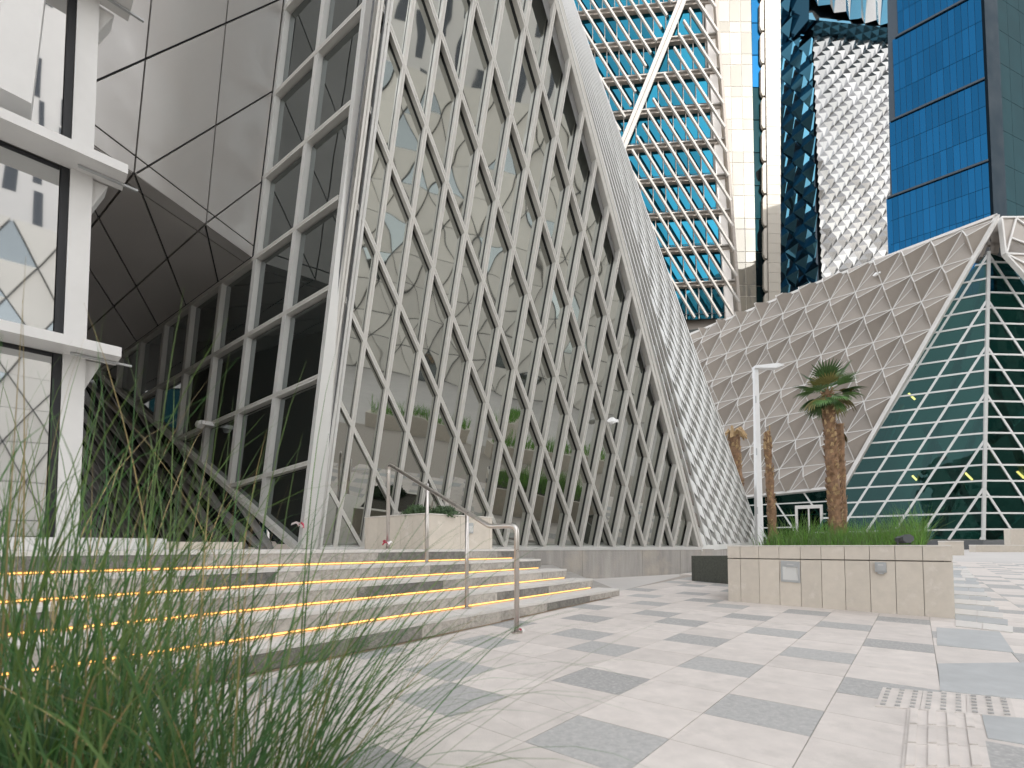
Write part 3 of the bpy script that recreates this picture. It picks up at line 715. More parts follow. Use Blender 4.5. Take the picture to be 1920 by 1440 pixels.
# ================================================================== PLANTERS
def wall_panels(root, a, b, z0, z1, zj, fr_, n, th=0.06, m=None, cap=0.02):
    m = m or M['cream_stone']; d = b - a
    for f0, f1 in zip(fr_[:-1], fr_[1:]):
        p, q = a + d * f0, a + d * f1; e = d.normalized() * 0.0025
        za, zb_ = (z0(p) if callable(z0) else z0), (z0(q) if callable(z0) else z0)
        for lo, hi in (((za, zb_), (zj, zj)), ((zj + 0.012, zj + 0.012), (z1, z1))) if zj else (((za, zb_), (z1, z1)),):
            P_ = [V((p.x, p.y, lo[0])) + e, V((q.x, q.y, lo[1])) - e, V((q.x, q.y, hi[1] - 0.002)) - e, V((p.x, p.y, hi[0] - 0.002)) + e]
            prism('stone_panel', P_, n, th, m, root)
# long planter on the right
a = onG(1365, 1127); b = onG(1789, 1160); ZP = 0.79
pd = (b - a); pd.z = 0; pn = V((pd.y, -pd.x, 0)).normalized()
if (CAM - a).dot(pn) < 0: pn = -pn
lp = thing('long_planter', 'long low planter clad in cream stone panels beside the plaza path', 'planter', V(((a.x + b.x) / 2, (a.y + b.y) / 2, 0)))
xs_ = [1365, 1389, 1424, 1462, 1502, 1541, 1585, 1632, 1680, 1732, 1789]
fr_ = []
for x in xs_:
    h_ = hit(x, 1100, (a, pn)); fr_.append(((h_ - a).dot(pd)) / pd.length_squared)
zj = hit(1500, 1049.5, (a, pn)).z
wall_panels(lp, a, b, lambda p: gz(p.y) - 0.02, ZP, zj, fr_, pn)
back = -pn * 7.0 + pd.normalized() * 1.0
ra = a - pn * 3.2; rb = b - pn * 3.2
prism('end_panel', [V((b.x, b.y, -0.02)) - pn * 0.062, V((rb.x, rb.y, -0.02)), V((rb.x, rb.y, ZP - 0.002)), V((b.x, b.y, ZP - 0.002)) - pn * 0.062], pd.normalized(), 0.06, M['cream_stone'], lp)
prism('end_panel', [V((a.x, a.y, -0.02)) - pn * 0.062, V((ra.x, ra.y, -0.02)), V((ra.x, ra.y, ZP - 0.002)), V((a.x, a.y, ZP - 0.002)) - pn * 0.062], -pd.normalized(), 0.06, M['cream_stone'], lp)
for p, q, w_ in ((a, b, 0), (rb, ra, 0)):
    n_ = pn if p is a else -pn
    P_ = [V((p.x, p.y, ZP)) + n_ * 0.006, V((q.x, q.y, ZP)) + n_ * 0.006, V((q.x, q.y, ZP + 0.014)) + n_ * 0.006, V((p.x, p.y, ZP + 0.014)) + n_ * 0.006]
    prism('coping', P_, n_, 0.16, M['cap_stone'], lp)
sq = [V((p.x, p.y, ZP - 0.03)) for p in (a - pn * 0.07 + pd.normalized() * .07, b - pn * 0.07 - pd.normalized() * .07, rb + pn * .07 - pd.normalized() * .07, ra + pn * .07 + pd.normalized() * .07)]
prism('soil', sq, EZ, 0.1, M['soil'], lp)
ia, ib = a - pn * .064 + pd.normalized() * .064, b - pn * .064 - pd.normalized() * .064
prism('inner_wall', [V((ia.x, ia.y, -.02)), V((ib.x, ib.y, -.02)), V((ib.x, ib.y, ZP - .004)), V((ia.x, ia.y, ZP - .004))], pn, .08, M['joint'], lp)
# recessed light and socket on the planter
plPl = (a + pn * 0.001, pn)
c = [hit(x, y, plPl) for x, y in ((1465, 1090), (1501, 1093), (1499, 1052), (1464, 1051))]
rl = thing('recessed_light', 'square grey recessed wall light in the long planter', 'wall light', (c[0] + c[1]) / 2)
fxu = (c[1] - c[0]).normalized(); W_ = (c[1] - c[0]).length; H_ = (c[3] - c[0]).length
o_ = c[0]
for (x0, y0, x1, y1) in ((0, 0, W_, .1 * H_), (0, .72 * H_, W_, H_), (0, .1 * H_, .1 * W_, .72 * H_), (.9 * W_, .1 * H_, W_, .72 * H_)):
    prism('bezel', [o_ + fxu * x0 + EZ * y0 + pn * .012, o_ + fxu * x1 + EZ * y0 + pn * .012, o_ + fxu * x1 + EZ * y1 + pn * .012, o_ + fxu * x0 + EZ * y1 + pn * .012], pn, 0.014, M['fixture'], rl)
vsx = [o_ + fxu * (.1 * W_) + EZ * (.1 * H_) + pn * .010, o_ + fxu * (.9 * W_) + EZ * (.1 * H_) + pn * .010, o_ + fxu * (.75 * W_) + EZ * (.72 * H_) + pn * .001, o_ + fxu * (.25 * W_) + EZ * (.72 * H_) + pn * .001,
       o_ + fxu * (.1 * W_) + EZ * (.72 * H_) + pn * .0105, o_ + fxu * (.9 * W_) + EZ * (.72 * H_) + pn * .0105]
mk('reflector', vsx, [(0, 1, 2, 3), (0, 3, 4), (1, 5, 2)], M['frame_light'], rl)
vs, fs = box_g(o_ + fxu * W_ * .5 + EZ * (.83 * H_) + pn * .013, fxu, pn, EZ, W_ * .35, .004, .008); mk('logo_plate', vs, fs, M['white_metal'], rl)
c0 = hit(1652, 1076, plPl)
sk = thing('socket_box', 'small grey outdoor socket box on the long planter', 'socket', c0)
vs, fs = box_g(c0 + pn * .02 + EZ * .02, fxu, pn, EZ, 0.105, 0.04, 0.115); mk('housing', vs, fs, M['fixture'], sk)
vs, fs = box_g(c0 + pn * .046 + EZ * .035 + fxu * .006, fxu, pn, EZ, 0.08, 0.012, 0.085); mk('lid', vs, fs, M['fixture'], sk)
vs, fs = box_g(c0 + pn * .016, fxu, pn, EZ, 0.06, 0.03, 0.022); mk('gland', vs, fs, M['fixture'], sk)
vs, fs = box_g(c0 + pn * .0535 + EZ * .1, fxu, pn, EZ, 0.05, 0.002, 0.01); mk('name_plate', vs, fs, M['white_metal'], sk)
# floodlight on the rim
fp = hit(1695, 1021, (a - pn * 0.10, pn)); fp.z = ZP + 0.014
fl_ = thing('floodlight', 'dark floodlight sitting on the rim of the long planter', 'floodlight', fp)
ax = (fxu * 0.6 + pn * 0.8).normalized(); ay = V((-ax.y, ax.x, 0))
hd = MB(); s_ = 0.065
for (d_, r1, z_) in ((-0.075, 0.052, 0.06), (0.0, 0.06, 0.065), (0.06, 0.066, 0.075), (0.075, 0.062, 0.077)):
    for k in range(8):
        t = math.pi / 8 + k * math.pi / 4; hd.v.append(fp + ax * d_ + ay * (r1 * math.cos(t)) + EZ * (z_ + 0.8 * r1 * math.sin(t)))
for i in range(3):
    for k in range(8): hd.f.append((i * 8 + k, i * 8 + (k + 1) % 8, (i + 1) * 8 + (k + 1) % 8, (i + 1) * 8 + k)); hd.mi.append(0)
hd.f += [tuple(range(7, -1, -1)), tuple(range(24, 32))]; hd.mi += [0, 0]
hd.build('housing', M['fixture_dark'], fl_)
for s in (-1, 1):
    vs, fs = box_g(fp + ay * (0.068 * s), ax, ay, EZ, 0.02, 0.006, 0.075); mk('bracket_arm', vs, fs, M['fixture_dark'], fl_)
vs, fs = box_g(fp, ax, ay, EZ, 0.05, 0.142, 0.006); mk('base_plate', vs, fs, M['fixture_dark'], fl_)
# planter on the landing
C0 = V((-1.24, 6.85, LZ)); CL = V((-2.36, 7.75, LZ)); CR = V((-0.315, 7.75, LZ)); CB = CL + (CR - C0)
n1 = V(((CL - C0).y, -(CL - C0).x, 0)).normalized(); n1 = n1 if (CAM - C0).dot(n1) > 0 else -n1
n2 = V(((CR - C0).y, -(CR - C0).x, 0)).normalized(); n2 = n2 if (CAM - C0).dot(n2) > 0 else -n2
zt = atY(795, 964, 6.85).z
sp_ = thing('corner_planter', 'angular cream stone planter on the landing behind the handrail', 'planter', (C0 + CB) / 2)
wall_panels(sp_, CL, C0, LZ + 0.001, zt, None, [0, .24, .44, .63, .82, .985], n1)
wall_panels(sp_, C0, CR, LZ + 0.001, zt, None, [0.015, .5, 1.0], n2)
wall_panels(sp_, CR, CB, LZ + 0.001, zt, None, [0, .5, 1.0], -n1); wall_panels(sp_, CB, CL, LZ + 0.001, zt, None, [0, .5, 1.0], -n2)
cc = (C0 + CB) / 2
def toward(p, f): return p + (cc - p) * f
ring = [C0, CR, CB, CL]; rm = MB()
for i in range(4):
    p, q = ring[i], ring[(i + 1) % 4]
    P_ = [V((x.x, x.y, zt + 0.016)) for x in (toward(p, -0.012), toward(q, -0.012), toward(q, .13), toward(p, .13))]
    rm.add(*prism_g(fix(P_, EZ), EZ, 0.0155))
rm.build('coping', M['cap_stone'], sp_)
prism('soil', [V((x.x, x.y, zt - 0.03)) for x in [toward(r_, .12) for r_ in ring]], EZ, zt - 0.03 - LZ, M['soil'], sp_)
cl_ = hit(882, 1000, (C0 + n2 * 0.002, n2)); fx2 = (CR - C0).normalized()
wl = thing('recessed_light', 'small grey recessed light on the corner planter by the rail', 'wall light', cl_)
vs, fs = box_g(cl_ + n2 * .006, fx2, n2, EZ, 0.10, 0.012, 0.16); mk('bezel', vs, fs, M['fixture'], wl)
vs, fs = box_g(cl_ + n2 * .013 + EZ * .025, fx2, n2, EZ, 0.07, 0.003, 0.09); mk('reflector', vs, fs, M['frame_light'], wl)
def leafball(name, c, r, n, m, parent, lf=0.03, squash=0.7):
    b = MB()
    for i in range(n):
        d = V((random.gauss(0, 1), random.gauss(0, 1), abs(random.gauss(0, 1)))).normalized() * r * random.uniform(0.35, 1)
        p = c + V((d.x, d.y, d.z * squash)); a_ = V((random.gauss(0, 1), random.gauss(0, 1), random.gauss(0.9, .6))).normalized()
        s = a_.orthogonal().normalized() * lf * 0.22; l = lf * random.uniform(.6, 1.3)
        b.add([p - s, p + s, p + a_ * l + s * .3, p + a_ * l - s * .3], [(0, 1, 2, 3)])
    return b.build(name, m, parent)
for (px, rr, hh, lab) in ((785, 0.25, 0.9, 'low rounded rosemary-like shrub left in the corner planter'), (832, 0.24, 0.85, 'low feathery shrub right in the corner planter')):
    c = atY(px, 964, 7.3); c.z = zt - 0.03
    sh = thing('shrub', lab, 'shrub', c, 'shrubs in the corner planter')
    leafball('foliage', c, rr, 1100, M['shrub'], sh, 0.055, 0.75)
    vs, fs = tube_g([c - EZ * 0.02, c + EZ * 0.1], [0.012, 0.006], 6); mk('stem', vs, fs, M['trunk'], sh)
# dark stone trough
a_ = onG(1297, 1089); b_ = onG(1372, 1096); zt = 0.64
dd = (b_ - a_); dd.z = 0; dn_ = V((dd.y, -dd.x, 0)).normalized(); dn_ = dn_ if (CAM - a_).dot(dn_) > 0 else -dn_
zt = hit(1297, 1042, (a_, dn_)).z
tr = thing('stone_trough', 'dark speckled granite trough planter between plinth and long planter', 'planter', (a_ + b_) / 2)
bk = -dn_ * 0.75 + dd.normalized() * 0.25
cs = [a_, b_, b_ + bk, a_ + bk]; cen = sum(cs, V((0, 0, 0))) / 4
for i in range(4):
    p, q = cs[i], cs[(i + 1) % 4]; n_ = V(((q - p).y, -(q - p).x, 0)).normalized(); n_ = n_ if ((p + q) / 2 - cen).dot(n_) > 0 else -n_
    e = (q - p).normalized() * 0.001
    prism('trough_side', [V((p.x, p.y, gz(p.y) - .02)) + e, V((q.x, q.y, gz(q.y) - .02)) - e, V((q.x, q.y, zt)) - e, V((p.x, p.y, zt)) + e], n_, 0.045, M['darkstone'], tr)
prism('soil', [V((x.x, x.y, zt - 0.06)) for x in [p + (cen - p) * .1 for p in cs]], EZ, 0.03, M['soil'], tr)

# ================================================================== GRASS
def blade(mb, root, az, lean, length, width, bend, mi=0, seg=7, twist=0.0):
    d = V((math.cos(az) * math.sin(lean), math.sin(az) * math.sin(lean), math.cos(lean))); p = root.copy()
    side = V((-math.sin(az + twist), math.cos(az + twist), 0)); st = length / seg; pts = []
    for k in range(seg + 1):
        w_ = width * (1 - (k / seg) ** 2.2) * 0.5 + 0.0003
        pts += [p - side * w_, p + side * w_]
        p = p + d * st; d = (d + V((math.cos(az), math.sin(az), 0)) * (bend * 0.35 * (k + 1) / seg) - EZ * (bend * (k + 1) / seg)).normalized()
    mb.add(pts, [(2 * k, 2 * k + 1, 2 * k + 3, 2 * k + 2) for k in range(seg)], mi)
def clump(name, label, cx, cy, z, r, n, ln_, group, dry=0.10, wd=0.004, bias=None, mats=None):
    t = thing(name, label, 'grass', V((cx, cy, z)), group); mb = MB(); md = MB()
    for i in range(n):
        a = random.uniform(0, 6.283); rr = r * math.sqrt(random.random()); root = V((cx + rr * math.cos(a), cy + rr * math.sin(a), z))
        az = a + random.gauss(0, 0.7); lean = abs(random.gauss(0.12, 0.28)) + 0.25 * rr / r
        L = random.uniform(*ln_)
        if random.random() < dry: blade(md, root, az, lean, L * random.uniform(0.8, 1.1), wd * 0.7, random.uniform(.05, .4), 0, 7, random.uniform(-1, 1))
        else: blade(mb, root, az, lean, L, wd * random.uniform(.6, 1.25), random.uniform(.03, .42) ** 1.0, random.choice((0, 0, 0, 1, 1, 2)), 7, random.uniform(-1.2, 1.2))
    mb.build('blades', mats or [M['grass'], M['grass_mid'], M['grass_pale']], t)
    if md.v: md.build('dry_stalks', M['grass_dry'], t)
    return t
clump('fountain_grass', 'tall green fountain grass at the far left edge of the foreground', -1.62, 1.50, 0.0, 0.34, 400, (0.7, 1.5), 'foreground grass clumps', wd=.0064)
clump('fountain_grass', 'densest green fountain grass clump in the bottom left corner', -1.24, 1.36, 0.0, 0.33, 400, (0.40, 1.15), 'foreground grass clumps', wd=.0064)
clump('fountain_grass', 'arching fountain grass clump leaning over the paving by the steps', -0.80, 1.42, 0.0, 0.24, 190, (0.4, 1.05), 'foreground grass clumps', wd=.006)
t = thing('fountain_grass', 'few long arching grass blades reaching right across the paving', 'grass', V((-0.62, 1.4, 0)), 'foreground grass clumps'); mb = MB()
for i in range(130):
    root = V((-0.72 + random.gauss(0, .14), 1.38 + random.gauss(0, .1), 0)); az = random.gauss(0.3, 0.4)
    blade(mb, root, az, random.uniform(.35, 1.05), random.uniform(.6, 1.3), 0.0055, random.uniform(.03, .38), 0 if i % 3 else 1, 8, random.uniform(-1, 1))
mb.build('blades', [M['grass'], M['grass_mid']], t)
t = thing('fountain_grass', 'sparse tall thin grass stalks rising in front of the dark lattice', 'grass', V((-1.3, 1.6, 0)), 'foreground grass clumps'); mb = MB(); md = MB()
for i in range(120):
    root = V((random.uniform(-2.0, -0.75), random.uniform(1.4, 1.85), 0)); az = random.uniform(-.9, 4.0)
    blade(md if i % 7 == 0 else mb, root, az, abs(random.gauss(.1, .13)), random.uniform(1.0, 1.62), 0.0055, random.uniform(.01, .16), 0 if i % 7 == 0 else random.choice((0, 1, 1, 2)), 9, random.uniform(-1, 1))
mb.build('blades', [M['grass'], M['grass_mid'], M['grass_pale']], t); md.build('dry_stalks', M['grass_dry'], t)
prism_q = [V((-2.4, 1.1, 0.012)), V((-0.85, 1.1, 0.012)), V((-0.95, 1.7, 0.012)), V((-2.2, 1.95, 0.012))]
vs, fs = prism_g(fix(prism_q, EZ), EZ, 0.02); tag(mk('planting_bed', vs, fs, M['soil']), 'dark soil bed under the foreground grass', kind='structure')
# grass in the long planter
pu = pd.normalized(); mb = MB()
for i in range(3600):
    f_ = random.uniform(0.12, 0.90); g_ = random.uniform(0.12, 3.0)
    p = a + pd * f_ - pn * g_; p.z = ZP - 0.03
    h_ = random.uniform(0.22, 0.5) * (1.0 + 0.6 * max(0, g_ - 1.2) / 1.8 * (f_ > .5)) * (0.65 + 0.7 * mnoise.noise(V((p.x * 1.3, p.y * 1.3, 0))) ** 1 if True else 1)
    if g_ < 0.5: h_ *= 0.7
    blade(mb, p, random.uniform(0, 6.28), abs(random.gauss(.2, .25)), max(0.08, h_) * 1.25, 0.007, random.uniform(.1, .7), 0 if random.random() < .6 else 1, 4, random.uniform(-1, 1))
tag(mb.build('planter_grass', [M['grass_bright'], M['grass_mid']]), 'bright green grass filling the long cream planter', 'grass', kind='stuff')

# ================================================================== LAMP POST
lq = atY(1424, 1000, 15.2); lz = gz(15.2)
lpz = thing('lamp_post', 'slim white lamp post with flat cantilevered head', 'lamp post', V((lq.x, lq.y, lz)))
topL = atY(1416.5, 692, 15.2)
def sqtube(p0, p1, w0, w1):
    vs = []
    for p, w_ in ((p0, w0), (p1, w1)): vs += [p + V((i * w_ / 2, j * w_ / 2, 0)) for i, j in ((-1, -1), (1, -1), (1, 1), (-1, 1))]
    return vs, [(3, 2, 1, 0), (4, 5, 6, 7), (0, 1, 5, 4), (1, 2, 6, 5), (2, 3, 7, 6), (3, 0, 4, 7)]
bot = V((topL.x, topL.y, lz))
vs, fs = sqtube(bot, V((topL.x, topL.y, topL.z)), 0.20, 0.12); mk('post', vs, fs, M['lamp'], lpz)
hx = atY(1468, 688, 15.0)
dh = (hx - topL).normalized(); q = [topL + EZ * 0.0 - dh * .06, hx - EZ * 0.06 + V((0, 0, 0)), hx + EZ * 0.0, topL + EZ * 0.11 - dh * .06]
vs = [p + EY * y for y in (-.1, .1) for p in (topL - dh * .06 + EZ * .002, hx, hx + EZ * .05 - dh * .12, topL - dh * .06 + EZ * .11)]
vs = []
for y in (-.11, .11): vs += [V((topL.x - .06, topL.y + y, topL.z)), V((hx.x - .25, hx.y + y, hx.z - .06)), V((hx.x, hx.y + y, hx.z + .02)), V((hx.x - .2, hx.y + y, hx.z + .09)), V((topL.x - .06, topL.y + y, topL.z + .08))]
mk('lamp_head', vs, [(0, 1, 2, 3, 4), (9, 8, 7, 6, 5)] + [(i, i + 5, (i + 1) % 5 + 5, (i + 1) % 5) for i in range(5)], M['lamp'], lpz)
for k, z_ in enumerate((0.25, 0.55, 0.82)):
    c = bot + EZ * ((topL.z - lz) * z_) + V((-.085 + .02 * k, -.09 + .012 * k, 0)); vs, fs = box_g(c, EX, EY, EZ, .03, .02, .22); mk('access_slot', vs, fs, M['fixture'], lpz)

# ================================================================== PALMS
def trunk_g(base, top, r0, r1, n=150, lean=V((0, 0, 0)), rough=1.0):
    mb = MB(); H = (top - base).length; steps_ = 14
    pts = [base.lerp(top, i / steps_) + lean * math.sin(math.pi * i / steps_) for i in range(steps_ + 1)]
    rad = [r0 + (r1 - r0) * i / steps_ + 0.02 * math.sin(i * 1.7) for i in range(steps_ + 1)]
    mb.add(*tube_g(pts, rad, 10)); n = int(n * 1.7)
    for i in range(n):
        t = random.random(); k = min(steps_ - 1, int(t * steps_)); c = pts[k].lerp(pts[k + 1], t * steps_ - k); r = rad[k]
        a_ = random.uniform(0, 6.28); o_ = V((math.cos(a_), math.sin(a_), 0)); s = V((-o_.y, o_.x, 0))
        w_ = random.uniform(.05, .09) * r0 / .25; h_ = random.uniform(.10, .2) * r0 / .25; out = random.uniform(.03, .09) * rough * r0 / .25
        p = c + o_ * (r * .93)
        mb.add([p - s * w_, p + s * w_, p + o_ * out + s * w_ * .55 + EZ * h_, p + o_ * out - s * w_ * .55 + EZ * h_, p + o_ * (out * .2) + EZ * h_ * .8], [(0, 1, 2, 3), (3, 2, 4), (0, 3, 4), (1, 4, 2)], 1 if random.random() < .35 else 0)
    return mb
def fan(hub, d, size, droop, mtl, parent, spread=1.25, nseg=15):
    d = d.normalized(); side = d.cross(EZ); side = side.normalized() if side.length > .05 else EX
    up = side.cross(d).normalized(); mb = MB()
    tip = hub + d * size * .6
    vs_, fs_ = tube_g([hub, hub.lerp(tip, .5) + EZ * .02, tip], [.02, .014, .012], 5); mb.add(vs_, fs_)
    for k in range(nseg):
        a_ = (k / (nseg - 1) - .5) * 2 * spread
        dr = d * math.cos(a_) + side * math.sin(a_); L = size * 1.12 * (1.0 - .22 * abs(a_) / spread) * random.uniform(.85, 1.05)
        w_ = L * .048; p = tip.copy(); dd_ = dr.copy(); sd_ = (side * math.cos(a_) - d * math.sin(a_)); prev = None; pts = []
        for q in range(5):
            ww = w_ * (.35, 1, 1, .7, .08)[q]; pts += [p - sd_ * ww + up * ww * .5, p, p + sd_ * ww + up * ww * .5]
            p = p + dd_ * L * .25; dd_ = (dd_ - EZ * droop * (.15 + .3 * q)).normalized()
        fs_ = []
        for q in range(4): fs_ += [(3 * q, 3 * q + 1, 3 * q + 4, 3 * q + 3), (3 * q + 1, 3 * q + 2, 3 * q + 5, 3 * q + 4)]
        mb.add(pts, fs_)
    return mb.build('frond', mtl, parent)
YP = 16.0
bz = gz(YP) + 0.35
def palm(pb, pt, w0, w1, label, Y, lean=V((0, 0, 0)), n=150, dryt=False):
    b = atY(*pb, Y); t = atY(*pt, Y); b.z = bz
    root = thing('palm_tree', label, 'palm', b, 'palms behind the long planter')
    trunk_g(b, t, w0, w1, n, lean).build('trunk', [M['trunk'], M['trunk_dry']], root)
    return root, t
pal, hub = palm((1570, 990), (1551, 735), 0.215, 0.15, 'palm with green fan-leaf crown and thick shaggy trunk', YP, n=260)
import itertools
fr_spec = []
random.seed(21)
for px, py, sz, dr, dry in ((1548, 668, 1.0, .02, 0), (1574, 664, .95, .05, 0), (1530, 672, .8, .05, 0), (1590, 682, .98, .10, 0), (1596, 700, .9, .22, 0), (1502, 700, .95, .15, 0), (1497, 712, .95, .22, 0), (1505, 725, .9, .35, 0), (1585, 740, .85, .6, 0), (1520, 740, .85, .5, 0), (1560, 745, .85, .8, 0), (1535, 755, .9, .8, 0), (1580, 760, .85, .7, 1), (1567, 770, .8, .8, 1), (1545, 765, .8, .9, 0), (1512, 690, .75, .05, 1), (1560, 690, .8, .05, 1)):
    tg = atY(px, py, YP + random.uniform(-1.0, .7)); d = tg - hub
    fan(hub + V((0, 0, random.uniform(-.1, .1))), d, sz * 0.74, dr * .6, M['frond_dry'] if dry else M['frond'], pal, spread=random.uniform(.8, 1.15))
for k in range(14):
    az = random.uniform(0, 6.28); el = random.uniform(-1.1, .9)
    fan(hub + EZ * random.uniform(-.25, .05), V((math.cos(az), math.sin(az), el)), random.uniform(.5, .72), max(.1, .5 - el * .4), M['frond'] if k % 4 else M['frond_dry'], pal, spread=1.0)
random.seed(5)
p2, h2 = palm((1581, 990), (1574, 795), 0.13, 0.13, 'slimmer bare palm trunk leaning behind the leafy palm', YP + 0.9, n=110)
fan(h2, V((.3, -.1, -1)), .5, .3, M['frond_dry'], p2, spread=.5, nseg=8)
p3, h3 = palm((1450, 995), (1438, 812), 0.15, 0.09, 'bare palm trunk with split fibrous tip next to the lamp post', YP, n=130)
mbx = MB()
for k in range(9):
    a_ = random.uniform(0, 6.28); o_ = V((math.cos(a_), math.sin(a_), 0)) * .09
    mbx.add(*tube_g([h3 - EZ * .55 + o_, h3 + EZ * random.uniform(-.1, .25) + o_ * .9], [.03, .018], 5))
mbx.build('leaf_base_sheath', M['trunk_dry'], p3)
p4, h4 = palm((1392, 980), (1376, 815), 0.21, 0.19, 'bare palm trunk with drooping dry top behind the lattice edge', YP + 3.2, n=150)
mbx = MB()
for k in range(26):
    a_ = random.uniform(0, 6.28); o_ = V((math.cos(a_), math.sin(a_), 0))
    if k > 12: o_ = (o_ * .4 + V((1, 0, 0)) * .9)
    mbx.add(*tube_g([h4 + o_ * .06, h4 + o_ * .22 + EZ * random.uniform(.12, .3), h4 + o_ * random.uniform(.3, .42) - EZ * random.uniform(-.05, .2)], [.06, .05, .03], 6))
mbx.build('dry_crown', M['trunk_dry'], p4)
# raised bed of the palms and background low walls
def lowwall(px0, px1, yt, yb, Y0, Y1, label, th=0.35, name='low_wall', m=None):
    p, q = atY(px0, yt, Y0), atY(px1, yt, Y1); zt_ = p.z; q.z = zt_
    n_ = V(((q - p).y, -(q - p).x, 0)).normalized(); n_ = n_ if (CAM - p).dot(n_) > 0 else -n_
    root = thing(name, label, 'wall', V(((p.x + q.x) / 2, (p.y + q.y) / 2, gz(p.y))))
    k = max(1, int((q - p).length / 1.1))
    for i in range(k):
        s_, e_ = p.lerp(q, i / k), p.lerp(q, (i + 1) / k); g_ = (q - p).normalized() * .003
        prism('stone_panel', [V((s_.x, s_.y, gz(s_.y) - .05)) + g_, V((e_.x, e_.y, gz(e_.y) - .05)) - g_, V((e_.x, e_.y, zt_ - .05)) - g_, V((s_.x, s_.y, zt_ - .05)) + g_], n_, th, m or M['cream_stone'], root)
    prism('coping', [V((p.x, p.y, zt_ - .049)) + n_ * .01, V((q.x, q.y, zt_ - .049)) + n_ * .01, V((q.x, q.y, zt_)) + n_ * .01, V((p.x, p.y, zt_)) + n_ * .01], n_, th + .02, M['cap_stone'], root)
    return root
bed_b = [atY(1428, 1000, 14.2), atY(1700, 1000, 14.2), atY(1660, 1000, 19.5), atY(1436, 1000, 21)]
for p in bed_b: p.z = bz
rb_ = thing('raised_bed', 'raised stone bed of soil around the palms', 'planter', V((bed_b[0].x + 2, 16, gz(16))))
prism('soil', bed_b, EZ, 0.1, M['soil'], rb_)
for i in range(4):
    p, q = bed_b[i], bed_b[(i + 1) % 4]; n_ = V(((q - p).y, -(q - p).x, 0)).normalized(); cc = sum(bed_b, V((0, 0, 0))) / 4
    n_ = n_ if ((p + q) / 2 - cc).dot(n_) > 0 else -n_
    prism('bed_wall', [V((p.x, p.y, gz(p.y) - .05)), V((q.x, q.y, gz(q.y) - .05)), V((q.x, q.y, bz + .06)), V((p.x, p.y, bz + .06))], n_, .14, M['cap_stone'], rb_)
mb = MB()
for i in range(1500):
    s, t_ = random.random(), random.random(); p = (bed_b[0] * (1 - s) + bed_b[1] * s) * (1 - t_) + (bed_b[3] * (1 - s) + bed_b[2] * s) * t_; p.z = bz
    tall = 0.35 + 0.75 * max(0, s - .25) * random.random()
    blade(mb, p, random.uniform(0, 6.28), abs(random.gauss(.25, .3)), tall * random.uniform(.6, 1.3), .014, random.uniform(.1, .6), 0 if random.random() < .6 else 1, 5, random.uniform(-1, 1))
tag(mb.build('bed_grass', [M['grass_bright'], M['grass_mid']]), 'taller feathery grass growing round the palm trunks', 'grass', kind='stuff')
lowwall(1772, 1807, 1014, 1033, 21, 21, 'short cream wall end beyond the long planter')
lowwall(1829, 1965, 1021.5, 1033, 24.5, 24.5, 'long low cream wall in front of the teal glass entrance')
lowwall(1894, 1960, 991, 1022, 26.5, 26.5, 'taller cream wall block at the right edge before the glass')

# ================================================================== CASSETTE SHELL BUILDING (right)
nG = V((-0.45981827, -0.88651694, 0.05152553)).normalized()
arB = atY(1843, 1012, 36.0); plG = (arB, nG); FG = Fr(plG)
arT = hit(1853, 472, plG); arT0 = hit(1860, 395, plG)
rbld = thing('shell_building', 'angular building with beige pyramid cassette shell and teal glass atrium', 'building', V((30, 42, gz(40))))
oG, e1G, e2G = V((0.66386966, 0.71010531, 0.23457947)), V((0.03140689, -0.01619906, 0.00156658)), V((-0.01224756, 0.00499587, -0.02334244))
e1G.z = 0.0004
sG = (arB - CAM).dot(nG) / oG.dot(nG)
def nodeG(d, h): return FG.uv(CAM + (oG + e1G * d + e2G * h) * sG)
nR = V((-0.6501325, -0.75203521, 0.10849321)).normalized()
rp = hit(1590, 872, (arB + nG * 0.5, nG)); plR = (rp, nR); FR = Fr(plR)
oR, e1R, e2R = V((0.64543249, 0.62695241, 0.43628842)), V((-0.02490166, 0.02144522, -0.00056979)), V((-0.0203659, 0.01122685, -0.04421981))
sR = (rp - CAM).dot(nR) / oR.dot(nR)
def crR(c, r): return FR.uv(CAM + (oR + e1R * c + e2R * r) * sR)
TOPL = [(1870, 404), (1745, 451), (1545, 526), (1283, 632), (1180, 676)]
top_uv = [FR.px(*p) for p in TOPL]
PRc = [[top_uv[i], top_uv[i + 1]] for i in range(len(top_uv) - 1)]
botL, botR = FR.px(1200, 955), FR.px(1700, 896)
hR = 0.5 * (V(crR(0, 1)) - V(crR(1, 1))).length
APX = 0.52 * (V(crR(0, 1)) - V(crR(1, 1))).length
def clipR(poly):
    out = poly
    # under the (convex-ish) top line: keep below every chord; above the bottom line
    for p, q in PRc:
        a_, b_ = -(q[1] - p[1]), q[0] - p[0]; s = 1 if a_ * (p[0]) + b_ * (p[1] - 5) - (a_ * p[0] + b_ * p[1]) > 0 else -1
        out = clip_half(out, a_ * s, b_ * s, -(a_ * p[0] + b_ * p[1]) * s)
        if len(out) < 3: return []
    a_, b_ = -(botR[1] - botL[1]), botR[0] - botL[0]; s = 1 if b_ > 0 else -1
    return clip_half(out, a_ * s, b_ * s, -(a_ * botL[0] + b_ * botL[1]) * s)
